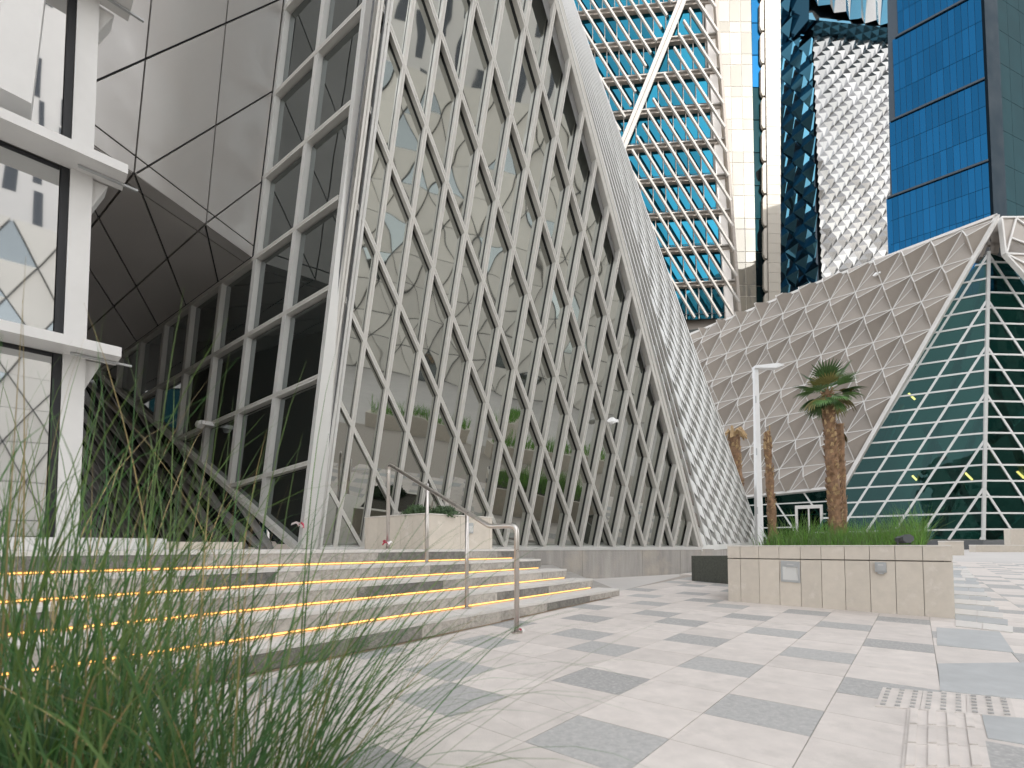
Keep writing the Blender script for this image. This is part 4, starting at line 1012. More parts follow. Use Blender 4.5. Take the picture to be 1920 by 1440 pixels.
for c in range(0, 17):
    for r in range(-1, 9):
        A, B, C, D = crR(c, r), crR(c + 1, r), crR(c + 1, r + 1), crR(c, r + 1)   # A top-right, B top-left, C bottom-left, D bottom-right
        ce = tuple((A[k] + B[k] + C[k] + D[k]) / 4 for k in (0, 1)); ap = (ce[0] - hR * .12, ce[1] + hR * .10, APX)
        mb = MB(); quad = [A, B, C, D]; whole = True; lo = (ap[0] - hR * .10, ap[1] - hR * .04, APX * .18)
        for tri in ([(*A, 0.0), (*B, 0.0), ap], [(*D, 0.0), (*A, 0.0), ap], [(*B, 0.0), (*C, 0.0), lo], [(*C, 0.0), (*D, 0.0), lo], [(*B, 0.0), ap, lo], [ap, (*D, 0.0), lo]):
            q = clipR(tri)
            if len(q) < 3: whole = False; continue
            if len(q) != 3: whole = False
            P_ = fix([FR.P(t_[:2], t_[2]) for t_ in q], nR); mb.add(P_, [tuple(range(len(P_)))])
        if not mb.v: continue
        pc = mb.build('cassette_panel', M['Rpanel'], rbld)
        rb2 = MB()
        for k in range(4):
            p_, q_ = (*quad[k], 0.02), (lo if k == 2 else ap)
            tr_ = clipR([p_, q_, (q_[0] + 1e-3, q_[1] + 1e-3, q_[2])])
            if not whole:
                q0 = clipR([p_, q_, (q_[0] + 2e-3, q_[1], q_[2])])
                if len(q0) < 3: continue
                p_, q_ = q0[0], q0[1]
            rb2.add(*beam_g(FR.P(p_[:2], p_[2]), FR.P(q_[:2], q_[2]), nR, 0.05 if k % 2 == 0 else 0.065, 0.05, 0, 0.02))
        if rb2.v: rb2.build('rib', M['Rrib'], pc)
def chain_beam(p, q, wd, name='cassette_joint', m='Rrib', lift=0.06):
    sg = [p, q]
    r_ = clipR([(p[0], p[1]), (q[0], q[1]), (q[0] + 1e-3, q[1] + 1e-3)])
    if len(r_) < 3: return
    # take the two most distant points of the sliver
    best = max(((V(r_[i]) - V(r_[j])).length, i, j) for i in range(len(r_)) for j in range(i))
    beam(name, FR.P(r_[best[1]]), FR.P(r_[best[2]]), nR, wd, 0.12, M[m], rbld, lift=lift)
for c in range(1, 17): chain_beam(crR(c - .03, -3), crR(c - .03, 10), 0.07); chain_beam(crR(c + .05, -3), crR(c + .05, 10), 0.05)
for r in range(-1, 9): chain_beam(crR(0, r), crR(17, r), 0.06, lift=0.055)
def trim(p, q, wd=0.3, dp=0.7): beam('shell_trim', p, q, nR, wd, dp, M['Rrib'], rbld, lift=0.12)
for p, q in PRc: trim(FR.P(p), FR.P(q), 0.22)
e0, e9 = crR(0, -0.2), None
rc0, rc9 = crR(0, 0.0), crR(0, 6.2)
trim(FR.P(top_uv[0]), FR.P(FR.px(1580, 912)), 0.28); trim(FR.P(FR.px(1580, 912)), FR.P(FR.px(1330, 938)), 0.2)
prism('shell_backing', [FR.P(p, -0.3) for p in (top_uv[0], top_uv[1], top_uv[2], top_uv[3], FR.px(1300, 938), FR.px(1580, 910))], nR, 0.4, M['Rpanel'], rbld)
# glass atrium, left face
gT = [hit(1858, 420, plG), hit(1560, 935, plG)]
PG = [FG.uv(arT), FG.uv(arB), FG.px(1530, 1012), FG.px(1545, 920), FG.px(1592, 850), FG.px(1820, 482)]
PG = [FG.uv(arT), FG.uv(arB), FG.px(1520, 1012), FG.px(1790, 540)]
def gridface(fr, PP, node, dr_, hr_, mg, wd=0.16, name='mullion'):
    for d in range(*dr_):
        s = seg_clip(node(d, -60), node(d, 60), PP)
        if s: beam('diagonal_mullion', fr.P(s[0]), fr.P(s[1]), fr.n, wd, 0.22, M['Gmull'], rbld, lift=0.06)
        for h in range(*hr_):
            q = clip_poly([node(d, h), node(d + 1, h), node(d + 1, h + 1), node(d, h + 1)], PP)
            if len(q) > 2:
                q = inset(q, 0.03)
                if len(q) > 2 and abs(area(q)) > .02: prism('pane', [fr.P(p) for p in q], fr.n, 0.03, mg, rbld)
    for h in range(*hr_):
        s = seg_clip(node(-60, h), node(60, h), PP)
        if s: beam('rail_mullion', fr.P(s[0]), fr.P(s[1]), fr.n, wd * .8, 0.2, M['Gmull'], rbld, lift=0.055)
gridface(FG, PG, nodeG, (-16, 14), (-14, 12), M['Gglass'])
# right face of the atrium (mirror pattern)
dR2 = V((0.998, 0.06, 0)).normalized(); plG2 = plane3(arB, arT, arB + dR2 * 10); FG2 = Fr(plG2)
PG2 = [FG2.uv(arT), FG2.uv(arB), FG2.uv(arB + dR2 * 14), FG2.uv(arT + dR2 * 14)]
PG2 = [FG2.uv(arT), FG2.uv(arB), FG2.px(1990, 1014), FG2.px(1990, 640), FG2.px(1888, 486)]
hv = (arT - arB) / ((V(FG.uv(arT)) - V(FG.uv(arB))).length) * 1.0
# rows at the same heights as on the left face
zr = [FG.P(nodeG(3, h)).z for h in range(-14, 13)]
ad = (arT - arB).normalized()
def nodeG2(d, h):
    z0 = zr[0] + (zr[1] - zr[0]) * (h + 14); A = arB + ad * ((z0 - arB.z) / ad.z)
    return FG2.uv(A + dR2 * ((d + (h - 0.5) / 3.0) * 2.6))
gridface(FG2, PG2, nodeG2, (-9, 12), (-14, 12), M['Gglass'])
beam('arris_mullion', arB, arT, (nG + plG2[1]).normalized(), 0.22, 0.3, M['Gmull'], rbld, lift=0.1)
# ground-floor glazing under the shell
nG3 = V((-0.652, -0.757, 0)).normalized(); gp = hit(1585, 915, (rp - nR * 0.6, nR)); plG3 = (gp, nG3); FG3 = Fr(plG3)
PG3 = [FG3.px(1585, 905), FG3.px(1588, 1012), FG3.px(1330, 1010), FG3.px(1330, 925)]
hh = (V(FG3.px(1500, 920)) - V(FG3.px(1500, 1011))).length / 4.0; z0 = FG3.px(1500, 1011)[1]
gridface(FG3, PG3, lambda d, h: (d * 2.6 - h * hh * .55 + FG3.px(1500, 1000)[0], z0 - h * hh * -1.0), (-9, 9), (-1, 6), M['Gglass'], 0.13)
# entrance door in that glazing
dq = [hit(x, y, (gp + nG3 * 0.25, nG3)) for x, y in ((1492, 1011), (1544, 1011), (1543, 946), (1492, 948))]
ux = (dq[1] - dq[0]).normalized(); dw = (dq[1] - dq[0]).length; dh_ = (dq[3] - dq[0]).length
dm = MB()
for (x0, y0, x1, y1) in ((0, 0, .1 * dw, dh_), (.9 * dw, 0, dw, dh_), (.47 * dw, 0, .53 * dw, .9 * dh_), (.1 * dw, .9 * dh_, .9 * dw, dh_)):
    dm.add(*prism_g(fix([dq[0] + ux * x0 + EZ * y0, dq[0] + ux * x1 + EZ * y0, dq[0] + ux * x1 + EZ * y1, dq[0] + ux * x0 + EZ * y1], nG3), nG3, .3))
door = dm.build('door', M['Rrib'], rbld)
for f0, f1 in ((.1, .47), (.53, .9)):
    prism('door_pane', [dq[0] + ux * dw * f0 - nG3 * .1, dq[0] + ux * dw * f1 - nG3 * .1, dq[0] + ux * dw * f1 + EZ * dh_ * .9 - nG3 * .1, dq[0] + ux * dw * f0 + EZ * dh_ * .9 - nG3 * .1], nG3, .03, M['Gglass'], door)
# interior: braces, back wall, lamps
bw = [p - nG * 7.0 for p in (hit(1853, 440, plG), arB, hit(1330, 1012, plG), hit(1330, 900, plG))]
arB2 = arB - nG * 7
prism('interior_wall', [arB2 + V((25, 3, -1)), arB2 - FG.u * 50 * (1 if FG.u.x > 0 else -1) + EZ * -1, arB2 - FG.u * 50 * (1 if FG.u.x > 0 else -1) + EZ * 26, arB2 + V((25, 3, 26))], nG, .2, M['Gback'], rbld)
for pl_, segs in ((plG, [((1860, 1012), (1735, 800)), ((1760, 1005), (1846, 760)), ((1690, 1000), (1800, 690)), ((1610, 960), (1690, 760)), ((1790, 700), (1850, 520))]), (plG2, [((1858, 1012), (1915, 960)), ((1856, 830), (1925, 770)), ((1860, 700), (1925, 900))])):
    for p, q in segs:
        a1, b1 = hit(*p, (pl_[0] - pl_[1] * 1.3, pl_[1])), hit(*q, (pl_[0] - pl_[1] * 1.3, pl_[1]))
        vs, fs = tube_g([a1, b1], 0.26, 8); mk('interior_brace', vs, fs, M['Gint'], rbld, smooth=True)
for px, py, pl_ in ((1710, 743, plG), (1717, 898, plG), (1817, 893, plG), (1915, 890, plG2)):
    c = hit(px, py, (pl_[0] - pl_[1] * 1.2, pl_[1])); d = V((.5, -.2, -.75)).normalized()
    beam('interior_lamp', c - d * .36, c + d * .36, pl_[1], .11, .1, M['yellow_lamp'], rbld)
# podium strip and right wing of the shell
prism('podium', [V((arB.x, arB.y, gz(40))), V((arB.x + 14, arB.y + .8, gz(40))), V((arB.x + 14, arB.y + .8, arB.z - .02)), V((arB.x, arB.y, arB.z - .02))], plG2[1], .5, M['fixture_dark'], rbld)
e_ = FG3.px(1330, 1010)
lft = hit(1330, 1010, plG); prism('podium', [V((arB.x, arB.y, gz(40))), V((lft.x, lft.y, gz(40))), V((lft.x, lft.y, arB.z - .02)), V((arB.x, arB.y, arB.z - .02))], V((nG.x, nG.y, 0)).normalized(), .5, M['fixture_dark'], rbld)
wp = hit(1884, 478, plG2); plW = (wp + V((-.3, -1.2, 0)), V((0.10, -0.98, 0.12)).normalized()); FW = Fr(plW)
wpx = [(1877, 408), (1885, 476), (1990, 585), (1990, 408)]
def wq(*pts): return [FW.P(FW.px(*p)) for p in pts]
for pts in (((1877, 408), (1885, 475), (1904, 410)), ((1904, 410), (1886, 475), (1893, 446), (1990, 480)), ((1904, 410), (1990, 480), (1990, 408)), ((1886, 475), (1893, 446), (1990, 478)), ((1886, 477), (1990, 480), (1990, 530)), ((1886, 477), (1990, 530), (1990, 590))):
    q = wq(*pts); mk('cassette_panel', q, [tuple(range(len(q)))], M['Rpanel'], rbld)
for p, q in (((1877, 408), (1885, 476)), ((1877, 408), (1990, 408)), ((1885, 476), (1990, 480)), ((1904, 410), (1886, 475)), ((1893, 446), (1990, 482)), ((1885, 476), (1990, 590)), ((1904, 410), (1990, 470)), ((1886, 477), (1990, 530))):
    a1, b1 = wq(p, q); beam('rib', a1, b1, plW[1], .14, .3, M['Rrib'], rbld, lift=.08)
# crown structure seen in the gap at the apex
for (x0, y0, x1, y1, wd) in ((1862, 430, 1862, 474, .25), (1872, 412, 1868, 474, .3), (1850, 440, 1880, 436, .25), (1848, 456, 1884, 458, .2), (1840, 482, 1862, 425, .2)):
    beam('crown_frame', hit(x0, y0, plG), hit(x1, y1, plG), nG, wd, .3, M['T1ledge'], rbld)
prism('crown_backing', [hit(x, y, (arB - nG * 1.5, nG)) for x, y in ((1830, 490), (1900, 490), (1895, 405), (1858, 405))], nG, .3, M['fixture_dark'], rbld)

# ================================================================== TOWERS
def towerface(px4, pl): return [hit(*p, pl) for p in px4]
# --- blue tower with slanting fins
nT = V((-0.0965, -0.9953, 0)).normalized(); tp = atY(1300, 600, 68); plT = (tp, nT); FT = Fr(plT)
t1 = thing('finned_tower', 'blue glass tower with white slanting fins and a broad diagonal brace', 'tower', V((tp.x, tp.y + 6, gz(70))))
def zT(py): return hit(1338, py, plT).z
zl = [zT(65.6 + 66.4 * k) for k in range(-3, 9)]
def T_edge(z):    # right end of the glazing, leaning
    a_, b_ = FT.px(1318, 22), FT.px(1362, 590); va, vb = a_[1], b_[1]; v = z - tp.z
    return a_[0] + (b_[0] - a_[0]) * (v - va) / (vb - va)
uL = FT.px(1030, 300)[0]; bw_ = FT.px(1324, 300)[0] - FT.px(1300, 300)[0]
def tP(u, z, off=0.0): return FT.P((u, z - tp.z), off)
REC1 = 0.7
uR = max(T_edge(zl[0]), T_edge(zl[-1]))
prism('core', [tP(uL - 3, gz(70), -1.6), tP(uR + 0.5, gz(70), -1.6), tP(T_edge(zl[0]) + .2, zl[0], -1.6), tP(uL - 3, zl[0], -1.6)], nT, 9, M['T1ledge'], t1)
for k in range(len(zl) - 1):
    zt_, zb_ = zl[k], zl[k + 1]
    beam('ledge', tP(uL - 2, zt_ - .1), tP(T_edge(zt_) + 2.0, zt_ - .1), nT, 0.32, 0.75, M['T1ledge'], t1, lift=-.1)
    beam('ledge_edge', tP(uL - 2, zt_ + .22), tP(T_edge(zt_) + 2.0, zt_ + .22), nT, 0.16, 0.5, M['T1fin'], t1, lift=.15)
    u = T_edge(zb_) - .05
    while u > uL:
        prism('pane', [tP(u - bw_ + .1, zb_ + .3, -REC1), tP(u, zb_ + .3, -REC1), tP(u, zt_ - .3, -REC1), tP(u - bw_ + .1, zt_ - .3, -REC1)], nT, .1, M['T1glass'], t1)
        beam('mullion', tP(u + .02, zb_ + .3, -REC1), tP(u + .02, zt_ - .3, -REC1), nT, .11, .2, M['T1fin'], t1, lift=.2)
        u -= bw_
    beam('guard_rail', tP(uL, zb_ + 1.0, -.5), tP(T_edge(zb_), zb_ + 1.0, -.5), nT, .07, .07, M['T5joint'], t1)
# brace
BRp = [FT.px(1286, -14), FT.px(1150, 320)]
br0, br1 = V(BRp[0]), V(BRp[1])
beam('diagonal_brace', FT.P(tuple(br0 + (br0 - br1) * .5)), FT.P(tuple(br1 + (br1 - br0) * .6)), nT, 1.15, .5, M['T1fin'], t1, lift=.55, groove=.05)
# fins, stopping at the brace
fslope = 0.545
u0 = uL - 40
def brace_u(z): t_ = (z - tp.z - br0.y) / (br1.y - br0.y); return br0.x + (br1.x - br0.x) * t_
ztop, zbot = zl[0], zl[-1]
u = uL - (ztop - zbot) * fslope - 1
while u < uR + 22:
    # line: at height z the fin is at u + (ztop - z)*fslope
    f_ = lambda z: u + (ztop - z) * fslope
    segs = []; z = ztop; stp = .25; cur = None
    while z > zbot:
        x = f_(z); ok = uL - 1 < x < T_edge(z) + 1.6 and abs(x - brace_u(z)) > 1.45
        if ok and cur is None: cur = z
        if (not ok) and cur is not None: segs.append((cur, z)); cur = None
        z -= stp
    if cur is not None: segs.append((cur, zbot))
    for a1, b1 in segs:
        if a1 - b1 > 1: beam('fin', tP(f_(a1), a1), tP(f_(b1), b1), nT, .24, .4, M['T1fin'], t1, lift=.6)
    u += bw_
beam('edge_column', FT.P(FT.px(1325, -80)), FT.P(FT.px(1372, 620)), nT, 1.1, 1.8, M['white_wall'], t1, lift=-.3)
beam('edge_rail', FT.P(FT.px(1334, -80)), FT.P(FT.px(1386, 600)), nT, .35, .6, M['T1ledge'], t1, lift=.55)
# --- cream glass wing and cream pier
nC = V((0.0, -1, 0)); cpn = atY(1400, 600, 70); plC = (cpn, nC); FC = Fr(plC)
t2 = thing('cream_glass_tower', 'sunlit cream glass tower wing with pale grid beside the finned tower', 'tower', V((cpn.x, cpn.y + 5, gz(70))))
PC = [FC.px(1333, -80), FC.px(1390, 620), FC.px(1420, 620), FC.px(1407, -80)]
prism('core', [FC.P(p, -.13) for p in PC], nC, 9, M['cream'], t2)
cw = FC.px(1381, 300)[0] - FC.px(1360, 300)[0]; cu = FC.px(1353, 300)[0]; zc0 = FC.px(1380, 40)[1]; fh = FC.px(1380, 40)[1] - FC.px(1380, 100.5)[1]
for k in range(-3, 12):
    for (za, zb_) in ((0, .31), (.33, .985)):
        for j in range(-2, 5):
            sk_ = 0.10 * (FC.px(1380, 300)[1] - (zc0 - (k + za) * fh))
            q = [(cu + j * cw + sk_ * -1 * -.0, zc0 - (k + zb_) * fh), (cu + (j + 1) * cw - .09, zc0 - (k + zb_) * fh), (cu + (j + 1) * cw - .09, zc0 - (k + za) * fh), (cu + j * cw, zc0 - (k + za) * fh)]
            q = clip_poly(q, PC)
            if len(q) > 2 and abs(area(q)) > .15: prism('pane', [FC.P(p, -.1) for p in q], nC, .1, M['creamglass'], t2)
PC2 = [FC.px(1409, -80), FC.px(1421, 620), FC.px(1437, 620), FC.px(1426, -80)]
for k in range(-3, 12):
    q = clip_poly([(-99, zc0 - (k + .97) * fh), (99, zc0 - (k + .97) * fh), (99, zc0 - k * fh), (-99, zc0 - k * fh)], PC2)
    if len(q) > 2: prism('side_pane', [FC.P(p, -.3) for p in q], nC, .2, M['T5glass'] if k < 2 else M['T5dark'], t2)
t3 = thing('cream_pier', 'narrow sunlit cream stone tower pier with rounded edge panels', 'tower', V((cpn.x + 4, cpn.y + 5, gz(70))))
for k in range(0, 40):
    y0 = -70 + k * 18.2
    xl = 1433 + 8 * (y0 / 600); q = [FC.P(FC.px(x, y), .2) for x, y in ((xl, y0), (1462, y0), (1462.6, y0 + 17.8), (xl, y0 + 17.8))]
    prism('stone_panel', q, nC, 5, M['cream'], t3)
for k in range(0, 12):
    y0 = -60 + k * 61; xl = 1424.5 + 9 * (y0 / 600)
    pts = [(xl, y0 + 6), (xl + 3, y0), (xl + 7, y0), (xl + 7, y0 + 57), (xl + 3, y0 + 57), (xl, y0 + 50)]
    prism('edge_panel', [FC.P(FC.px(*p), .1) for p in pts], nC, 1.0, M['cream'], t3)
# --- faceted tower: dark and silver faces
def facets(root, fr, x_of, name, c0, c1, r0, r1, cw_, ch_, depth, m, clipq, sub=1):
    """diamond pyramids: rows staggered by half a cell; the 290 largest are pieces of their own"""
    todo = []
    for r in range(r0, r1):
        for c in range(c0, c1):
            u = (c + .5 * (r % 2)) * cw_; v = r * ch_ * .5
            D_ = [(u - cw_ / 2, v, 0), (u, v - ch_ / 2, 0), (u + cw_ / 2, v, 0), (u, v + ch_ / 2, 0)]; ap = (u + cw_ * .1, v + ch_ * .08, depth * random.uniform(.8, 1.2))
            mb = MB()
            for k in range(4):
                q = clip_poly([D_[k], D_[(k + 1) % 4], ap], clipq)
                if len(q) > 2 and abs(area(q)) > 1e-3:
                    P_ = fix([fr.P(t_[:2], t_[2]) for t_ in q], fr.n); mb.add(P_, [tuple(range(len(P_)))])
            if mb.v: todo.append((-sum((mb.v[f[1]] - mb.v[f[0]]).cross(mb.v[f[2]] - mb.v[f[0]]).length for f in mb.f), len(todo), mb))
    todo.sort(); rest = MB()
    for k, (_, _, mb) in enumerate(todo):
        if k < 290: mb.build(name, m, root)
        else: rest.add(mb.v, mb.f)
    if rest.v: tag(rest.build('small_' + name, m, root), kind='stuff')
nD = V((-0.30, -0.954, 0)).normalized(); dp_ = atY(1528, 560, 92); plD = (dp_, nD); FD = Fr(plD)
t4 = thing('faceted_tower', 'tower covered in triangular mirrored facets, dark blue on one face and silver on the other', 'tower', V((dp_.x, dp_.y + 6, gz(90))))
sx = FD.px(1530, 300)[0] - FD.px(1494, 300)[0]; sy = FD.px(1494, 253)[1] - FD.px(1494, 300)[1]
PD = [FD.px(1455, -60), FD.px(1455, 600), FD.px(1535, 600), FD.px(1519, 60), FD.px(1535, 35), FD.px(1530, -60)]
PD = [FD.px(1455, -60), FD.px(1455, 600), FD.px(1541, 600), FD.px(1521, 45), FD.px(1519, -60)]
facets(t4, FD, None, 'dark_facet', -6, 4, -2, 40, sx, sy, 1.5, M['T4dark'], PD)
nS = V((0.30, -0.954, 0)).normalized(); plS4 = (hit(1529, 400, plD), nS); FSv = Fr(plS4)
sx = FSv.px(1600, 300)[0] - FSv.px(1581, 300)[0]; sy = FSv.px(1600, 274)[1] - FSv.px(1600, 300)[1]
PS4 = [FSv.px(1522, 40), FSv.px(1541, 550), FSv.px(1715, 500), FSv.px(1706, 62)]
facets(t4, FSv, None, 'silver_facet', -2, 14, -20, 60, sx, sy, 0.6, M['T4silver'], PS4)
# upper overhanging volume
plS5 = (plS4[0] + nS * 3.0, nS); FS5 = Fr(plS5); sx5 = FS5.px(1620, 10)[0] - FS5.px(1592, 10)[0]; sy5 = sx5 * 4
PS5 = [FS5.px(1522, -160), FS5.px(1522, 30), FS5.px(1720, 58), FS5.px(1720, -160)]
v0 = FS5.px(1600, 40)[1]
for c in range(-3, 9):
    u0 = FS5.px(1592, 10)[0] + c * sx5
    for tri in ([(u0, v0, 0), (u0 + sx5, v0, 0), (u0 + sx5 * .5, v0 + sy5, .8)], [(u0 + sx5 * .5, v0 + sy5, .8), (u0 + sx5 * 1.5, v0 + sy5, .8), (u0 + sx5, v0, 0)], ):
        for mm in (0, 1):
            a1, b1, c1 = tri; md = tuple((a1[k] + b1[k]) / 2 for k in (0, 1)) + (a1[2] + .9,)
            q = clip_poly([a1, md, c1] if mm == 0 else [md, b1, c1], PS5)
            if len(q) > 2 and abs(area(q)) > .02: mk('large_facet', fix([FS5.P(p[:2], p[2]) for p in q], nS), [tuple(range(len(q)))], M['T4silver'] if (c + mm) % 2 else M['T4dark'], t4)
prism('core', [FS5.P(p, -.6) for p in PS5], nS, 4, M['T4dark'], t4)
prism('overhang_soffit', [FS5.P(FS5.px(1536, 38)), FS5.P(FS5.px(1720, 58)), FS5.P(FS5.px(1720, 58), -6), FS5.P(FS5.px(1536, 38), -6)], -EZ, .5, M['T4dark'], t4)
prism('core', [FD.P(p, -1.0) for p in PD], nD, 3, M['T5joint'], t4); prism('core', [FSv.P(p, -1.0) for p in PS4], nS, 3, M['T5joint'], t4)
# --- deep blue tower
nV = V((-0.652, -0.757, 0)).normalized(); vp = atY(1850, 300, 50); plV = (vp, nV); FV = Fr(plV)
t5 = thing('blue_glass_tower', 'deep blue sheer glass tower with dark slab lines behind the shell building', 'tower', V((vp.x, vp.y + 6, gz(50))))
uR_ = FV.px(1853, 300)[0]; wV = (uR_ - FV.px(1670, 300)[0]) / 15.0
zs = [FV.px(1760, y)[1] for y in (-110, 26, 186, 335, 478, 612)]
stepx = [FV.px(x, 300)[0] for x in (1690, 1690, 1676, 1664, 1655, 1655)]
for k in range(5):
    zt_, zb_ = zs[k], zs[k + 1]; uL_ = stepx[k + 1]
    for f0, f1 in ((0, .33), (.335, .66), (.665, .985)):
        u = uR_
        while u > uL_ + .3:
            ul = max(uL_, u - wV)
            a1, b1 = zb_ + (zt_ - zb_) * f0, zb_ + (zt_ - zb_) * f1
            prism('pane', [FV.P((ul + .014, a1)), FV.P((u - .014, a1)), FV.P((u - .014, b1)), FV.P((ul + .014, b1))], nV, .1, M['T5glass'], t5); u -= wV
    beam('slab_line', FV.P((uL_ - .15, zb_ - .05)), FV.P((uR_, zb_ - .05)), nV, .22, .5, M['T5joint'], t5, lift=.18)
prism('core', [FV.P((stepx[-1], zs[-1] - 20), -.12), FV.P((uR_, zs[-1] - 20), -.12), FV.P((uR_, zs[0]), -.12), FV.P((stepx[-1] + 1.0, zs[0]), -.12)], nV, 1.0, M['T5joint'], t5)
nV2 = V((0.35, -0.937, 0)).normalized(); c0_ = FV.P((uR_, 0)); plV2 = (c0_, nV2); FV2 = Fr(plV2)
def v2(u, z, off=0): return c0_ + FV2.u * u + EZ * (z) + nV2 * off
cwid = (hit(1878, 300, plV2) - hit(1853, 300, plV2)).dot(FV2.u)
prism('corner_pier', [v2(.0, zs[-1] - 20, .25), v2(cwid, zs[-1] - 20, .25), v2(cwid, zs[0], .25), v2(0, zs[0], .25)], nV2, 3, M['T5corner'], t5)
for k in range(14):
    for j in range(5):
        hgt = (zs[0] - zs[-1] + 10) / 14; a1 = zs[-1] - 10 + k * hgt
        prism('side_pane', [v2(cwid + j * 2.4 + .03, a1 + .04), v2(cwid + (j + 1) * 2.4, a1 + .04), v2(cwid + (j + 1) * 2.4, a1 + hgt), v2(cwid + j * 2.4 + .03, a1 + hgt)], nV2, .1, M['T5dark'], t5)

# ================================================================== SIDE OF THE PLAZA SEEN IN THE MIRRORED GLASS, AND TOWERS BLOCKING THE SUN
sdir = V((0.75, -0.66, 0)).normalized(); ldir = V((0.66, 0.75, 0)).normalized()
def at(al, la, z=0.0): return sdir * al + ldir * la + EZ * z
def backtower(al, l0, l1, H, label, wall, nwx, nwz, stag, cat='tower', name='white_tower'):
    r_ = thing(name, label, cat, at(al + 6, (l0 + l1) / 2)); n_ = -sdir
    prism('wall', [at(al, l0), at(al, l1), at(al, l1, H), at(al, l0, H)], n_, 12, wall, r_)
    mb = MB(); ww = (l1 - l0) / nwx; hh_ = (H - 8) / nwz
    for i in range(nwx):
        for j in range(nwz):
            if random.random() < .22: continue
            u = l0 + (i + .5 + random.uniform(-.2, .2)) * ww; z = 8 + j * hh_ + (.4 * hh_ if (i % 2 and stag) else 0); w_ = ww * random.choice((.2, .32, .45)); h2_ = hh_ * random.choice((.6, .8, .95))
            if z + h2_ > H - 1: continue
            mb.add(*prism_g(fix([at(al - .05, u - w_ / 2, z), at(al - .05, u + w_ / 2, z), at(al - .05, u + w_ / 2, z + h2_), at(al - .05, u - w_ / 2, z + h2_)], n_), n_, .2))
    tag(mb.build('windows', M['dark_window'], r_), kind='stuff'); return r_
backtower(58, -22, 14, 92, 'white tower with staggered slot windows mirrored in the left glass', M['white_wall'], 16, 17, True)  # height and width shaped to keep the sun off the plaza
backtower(62, 12, 66, 90, 'pale tower with tall dark slots added out of view to block the sun', M['cream'], 18, 16, False, name='sun_block_tower')  # added beside the white tower to close the sun block
# triangulated podium in front of them
r_ = thing('triangle_panel_building', 'low pinkish building of triangular panels mirrored in the lattice glass', 'building', at(44, 10)); n_ = -sdir
W3 = 3.2; H3 = 3.0
tri = MB()
for i in range(-10, 14):
    for j in range(9):
        x0 = i * W3 + (j % 2) * W3 / 2; z0_ = j * H3
        for k, tri_ in enumerate(([(x0, z0_), (x0 + W3, z0_), (x0 + W3 / 2, z0_ + H3)], [(x0 + W3, z0_), (x0 + W3 * 1.5, z0_ + H3), (x0 + W3 / 2, z0_ + H3)])):
            cx_ = sum(p[0] for p in tri_) / 3; cz_ = sum(p[1] for p in tri_) / 3
            P_ = [at(42 - (.25 if k else 0), cx_ + (x - cx_) * .955, cz_ + (z - cz_) * .955) for x, z in tri_]
            m_ = M['glassL'] if random.random() < .10 else M['pink_wall']
            if j < 5 or m_ is M['glassL']: prism('triangle_panel', P_, n_, .2, m_, r_)
            else: tri.add(*prism_g(fix(P_, n_), n_, .2))
tag(tri.build('upper_triangle_panels', M['pink_wall'], r_), kind='stuff')
prism('wall', [at(42.3, -33), at(42.3, 47), at(42.3, 47, 27), at(42.3, -33, 27)], n_, 9, M['fixture_dark'], r_)
# building opposite the window face, seen in its panes
og = thing('grey_panel_building', 'grey panelled building with white window bars mirrored in the dark window face', 'building', V((-22, 12, 0)))
prism('wall', [V((-17, -8, 0)), V((-17, 40, 0)), V((-17, 40, 17)), V((-17, -8, 17))], EX, 8, M['Rpanel'], og)
for i in range(11):
    for j in range(4):
        y0, z0_ = -6 + i * 4.2, 1.2 + j * 3.9
        if (i * 5 + j * 3) % 7 == 0: continue
        wn = prism('window', [V((-16.9, y0, z0_)), V((-16.9, y0 + 3.2, z0_)), V((-16.9, y0 + 3.2, z0_ + 2.9)), V((-16.9, y0, z0_ + 2.9))], EX, .15, M['T5dark'], og)
        beam('window_bar', V((-16.8, y0 + 1.6, z0_)), V((-16.8, y0 + 1.6, z0_ + 2.9)), EX, .18, .15, M['white_wall'], wn)
        beam('window_bar', V((-16.8, y0, z0_ + 1.6)), V((-16.8, y0 + 3.2, z0_ + 1.6)), EX, .18, .14, M['white_wall'], wn)
bt = thing('dark_glass_tower', 'tall dark tower behind the viewpoint mirrored in the blue glass tower', 'tower', V((-34, -62, 0)))
tn = V((0.6, 0.8, 0)).normalized(); tu = V((-tn.y, tn.x, 0))
def bP(u, z, o=0): return V((-30, -56, z)) + tu * u + tn * o
prism('core', [bP(-16, 0), bP(16, 0), bP(16, 44), bP(8, 62), bP(-4, 66), bP(-16, 60)], tn, 14, M['Gback'], bt)
for k in range(15):
    beam('floor_band', bP(-16, 3 + k * 3.9, .1), bP(16 if k < 10 else 16 - (k - 10) * 3, 3 + k * 3.9, .1), tn, .8, .3, M['T1ledge'], bt)
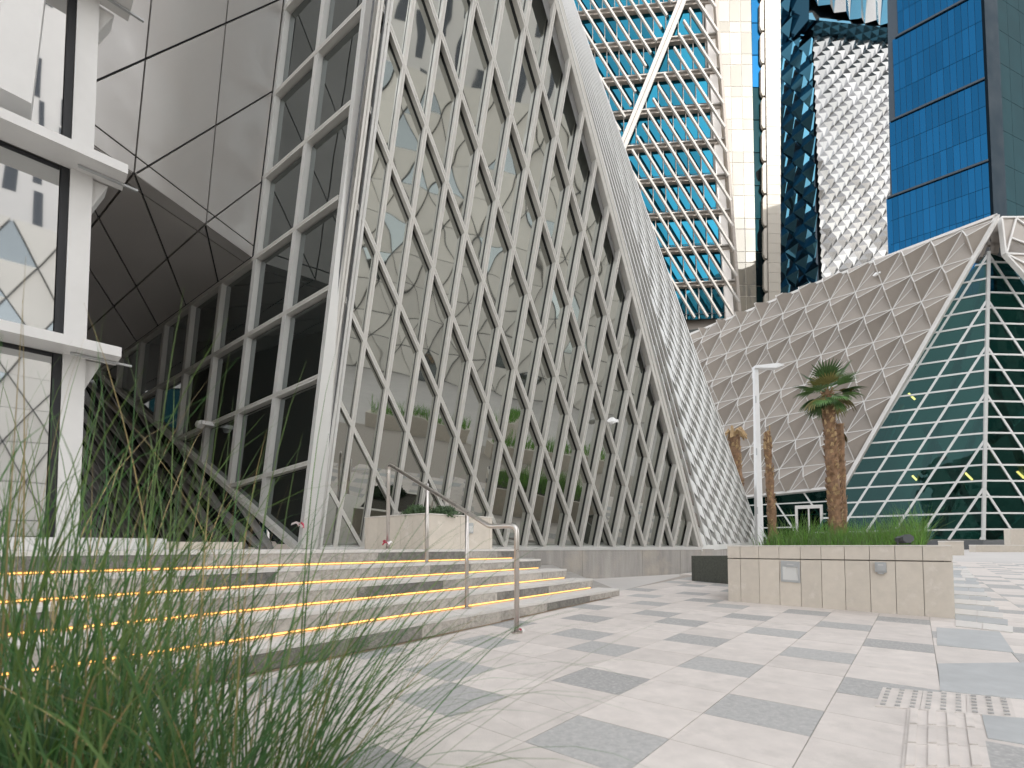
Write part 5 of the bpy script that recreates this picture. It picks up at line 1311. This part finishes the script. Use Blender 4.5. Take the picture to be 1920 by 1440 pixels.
# planters beside the frame that the glass mirrors
for k, (x, y, lx, ly, ang, lab) in enumerate(((11.5, 3.5, 6, 1.2, .6, 'cream planter with green grass mirrored low in the lattice glass'), (17, -3, 7, 1.4, -.5, 'cream planter with grass further off mirrored in the lattice glass'), (9.0, -2.5, 5, 1.1, .9, 'cream planter with grass behind the viewpoint'))):
    ax_ = V((math.cos(ang), math.sin(ang), 0)); ay_ = V((-ax_.y, ax_.x, 0)); c = V((x, y, 0))
    r_ = thing('side_planter', lab, 'planter', c, 'planters mirrored in the glass')
    vs, fs = box_g(c - EZ * .03, ax_, ay_, EZ, lx, ly, .75); mk('stone_body', vs, fs, M['cream_stone'], r_)
    mb = MB()
    for i in range(500):
        p = c + ax_ * random.uniform(-lx / 2 + .1, lx / 2 - .1) + ay_ * random.uniform(-ly / 2 + .1, ly / 2 - .1) + EZ * .7
        blade(mb, p, random.uniform(0, 6.28), abs(random.gauss(.2, .25)), random.uniform(.3, .8), .03, random.uniform(.1, .6), 0, 3)
    tag(mb.build('grass', M['grass_bright'], r_), kind='stuff')

# ================================================================== WRAPPED CAMERAS
def wrapped(px, py, pl, off, label, s):
    c = hit(px, py, (pl[0] + pl[1] * off, pl[1])); root = thing('wrapped_camera', label, 'camera', c, 'security cameras wrapped in plastic')
    n_ = pl[1]; sdv = n_.cross(EZ).normalized()
    vs, fs = box_g(c - n_ * (off * .5) - sdv * s * 1.3 - EZ * .03, n_, sdv, EZ, off * 1.0 + .06, s * .9, s * .9); mk('bracket', vs, fs, M['white_plastic'], root)
    mb = MB(); rings = 6
    for i in range(rings + 1):
        t_ = i / rings; rr = s * (0.25 + .95 * math.sin(math.pi * min(1, t_ * .9 + .08))) * (1 - .35 * t_)
        for k in range(9):
            a_ = k * 2 * math.pi / 9; w_ = 1 + random.uniform(-.16, .16)
            mb.v.append(c + sdv * (s * (-1.0 + 3.0 * t_)) + n_ * (rr * w_ * math.cos(a_)) + EZ * (rr * w_ * math.sin(a_) - s * .5 * t_))
    for i in range(rings):
        for k in range(9): mb.f.append((i * 9 + k, i * 9 + (k + 1) % 9, (i + 1) * 9 + (k + 1) % 9, (i + 1) * 9 + k)); mb.mi.append(0)
    mb.f += [tuple(range(8, -1, -1)), tuple(range(rings * 9, rings * 9 + 9))]; mb.mi += [0, 0]
    mb.build('plastic_wrap', M['white_plastic'], root)
wrapped(1149, 788, plM, 0.16, 'security camera wrapped in white plastic on the diamond lattice', 0.07)
wrapped(376, 794, plL, 0.16, 'security camera wrapped in white plastic on the dark window face', 0.075)
wrapped(1644, 513, plR, 0.5, 'small white camera on the upper cassette shell', 0.14)
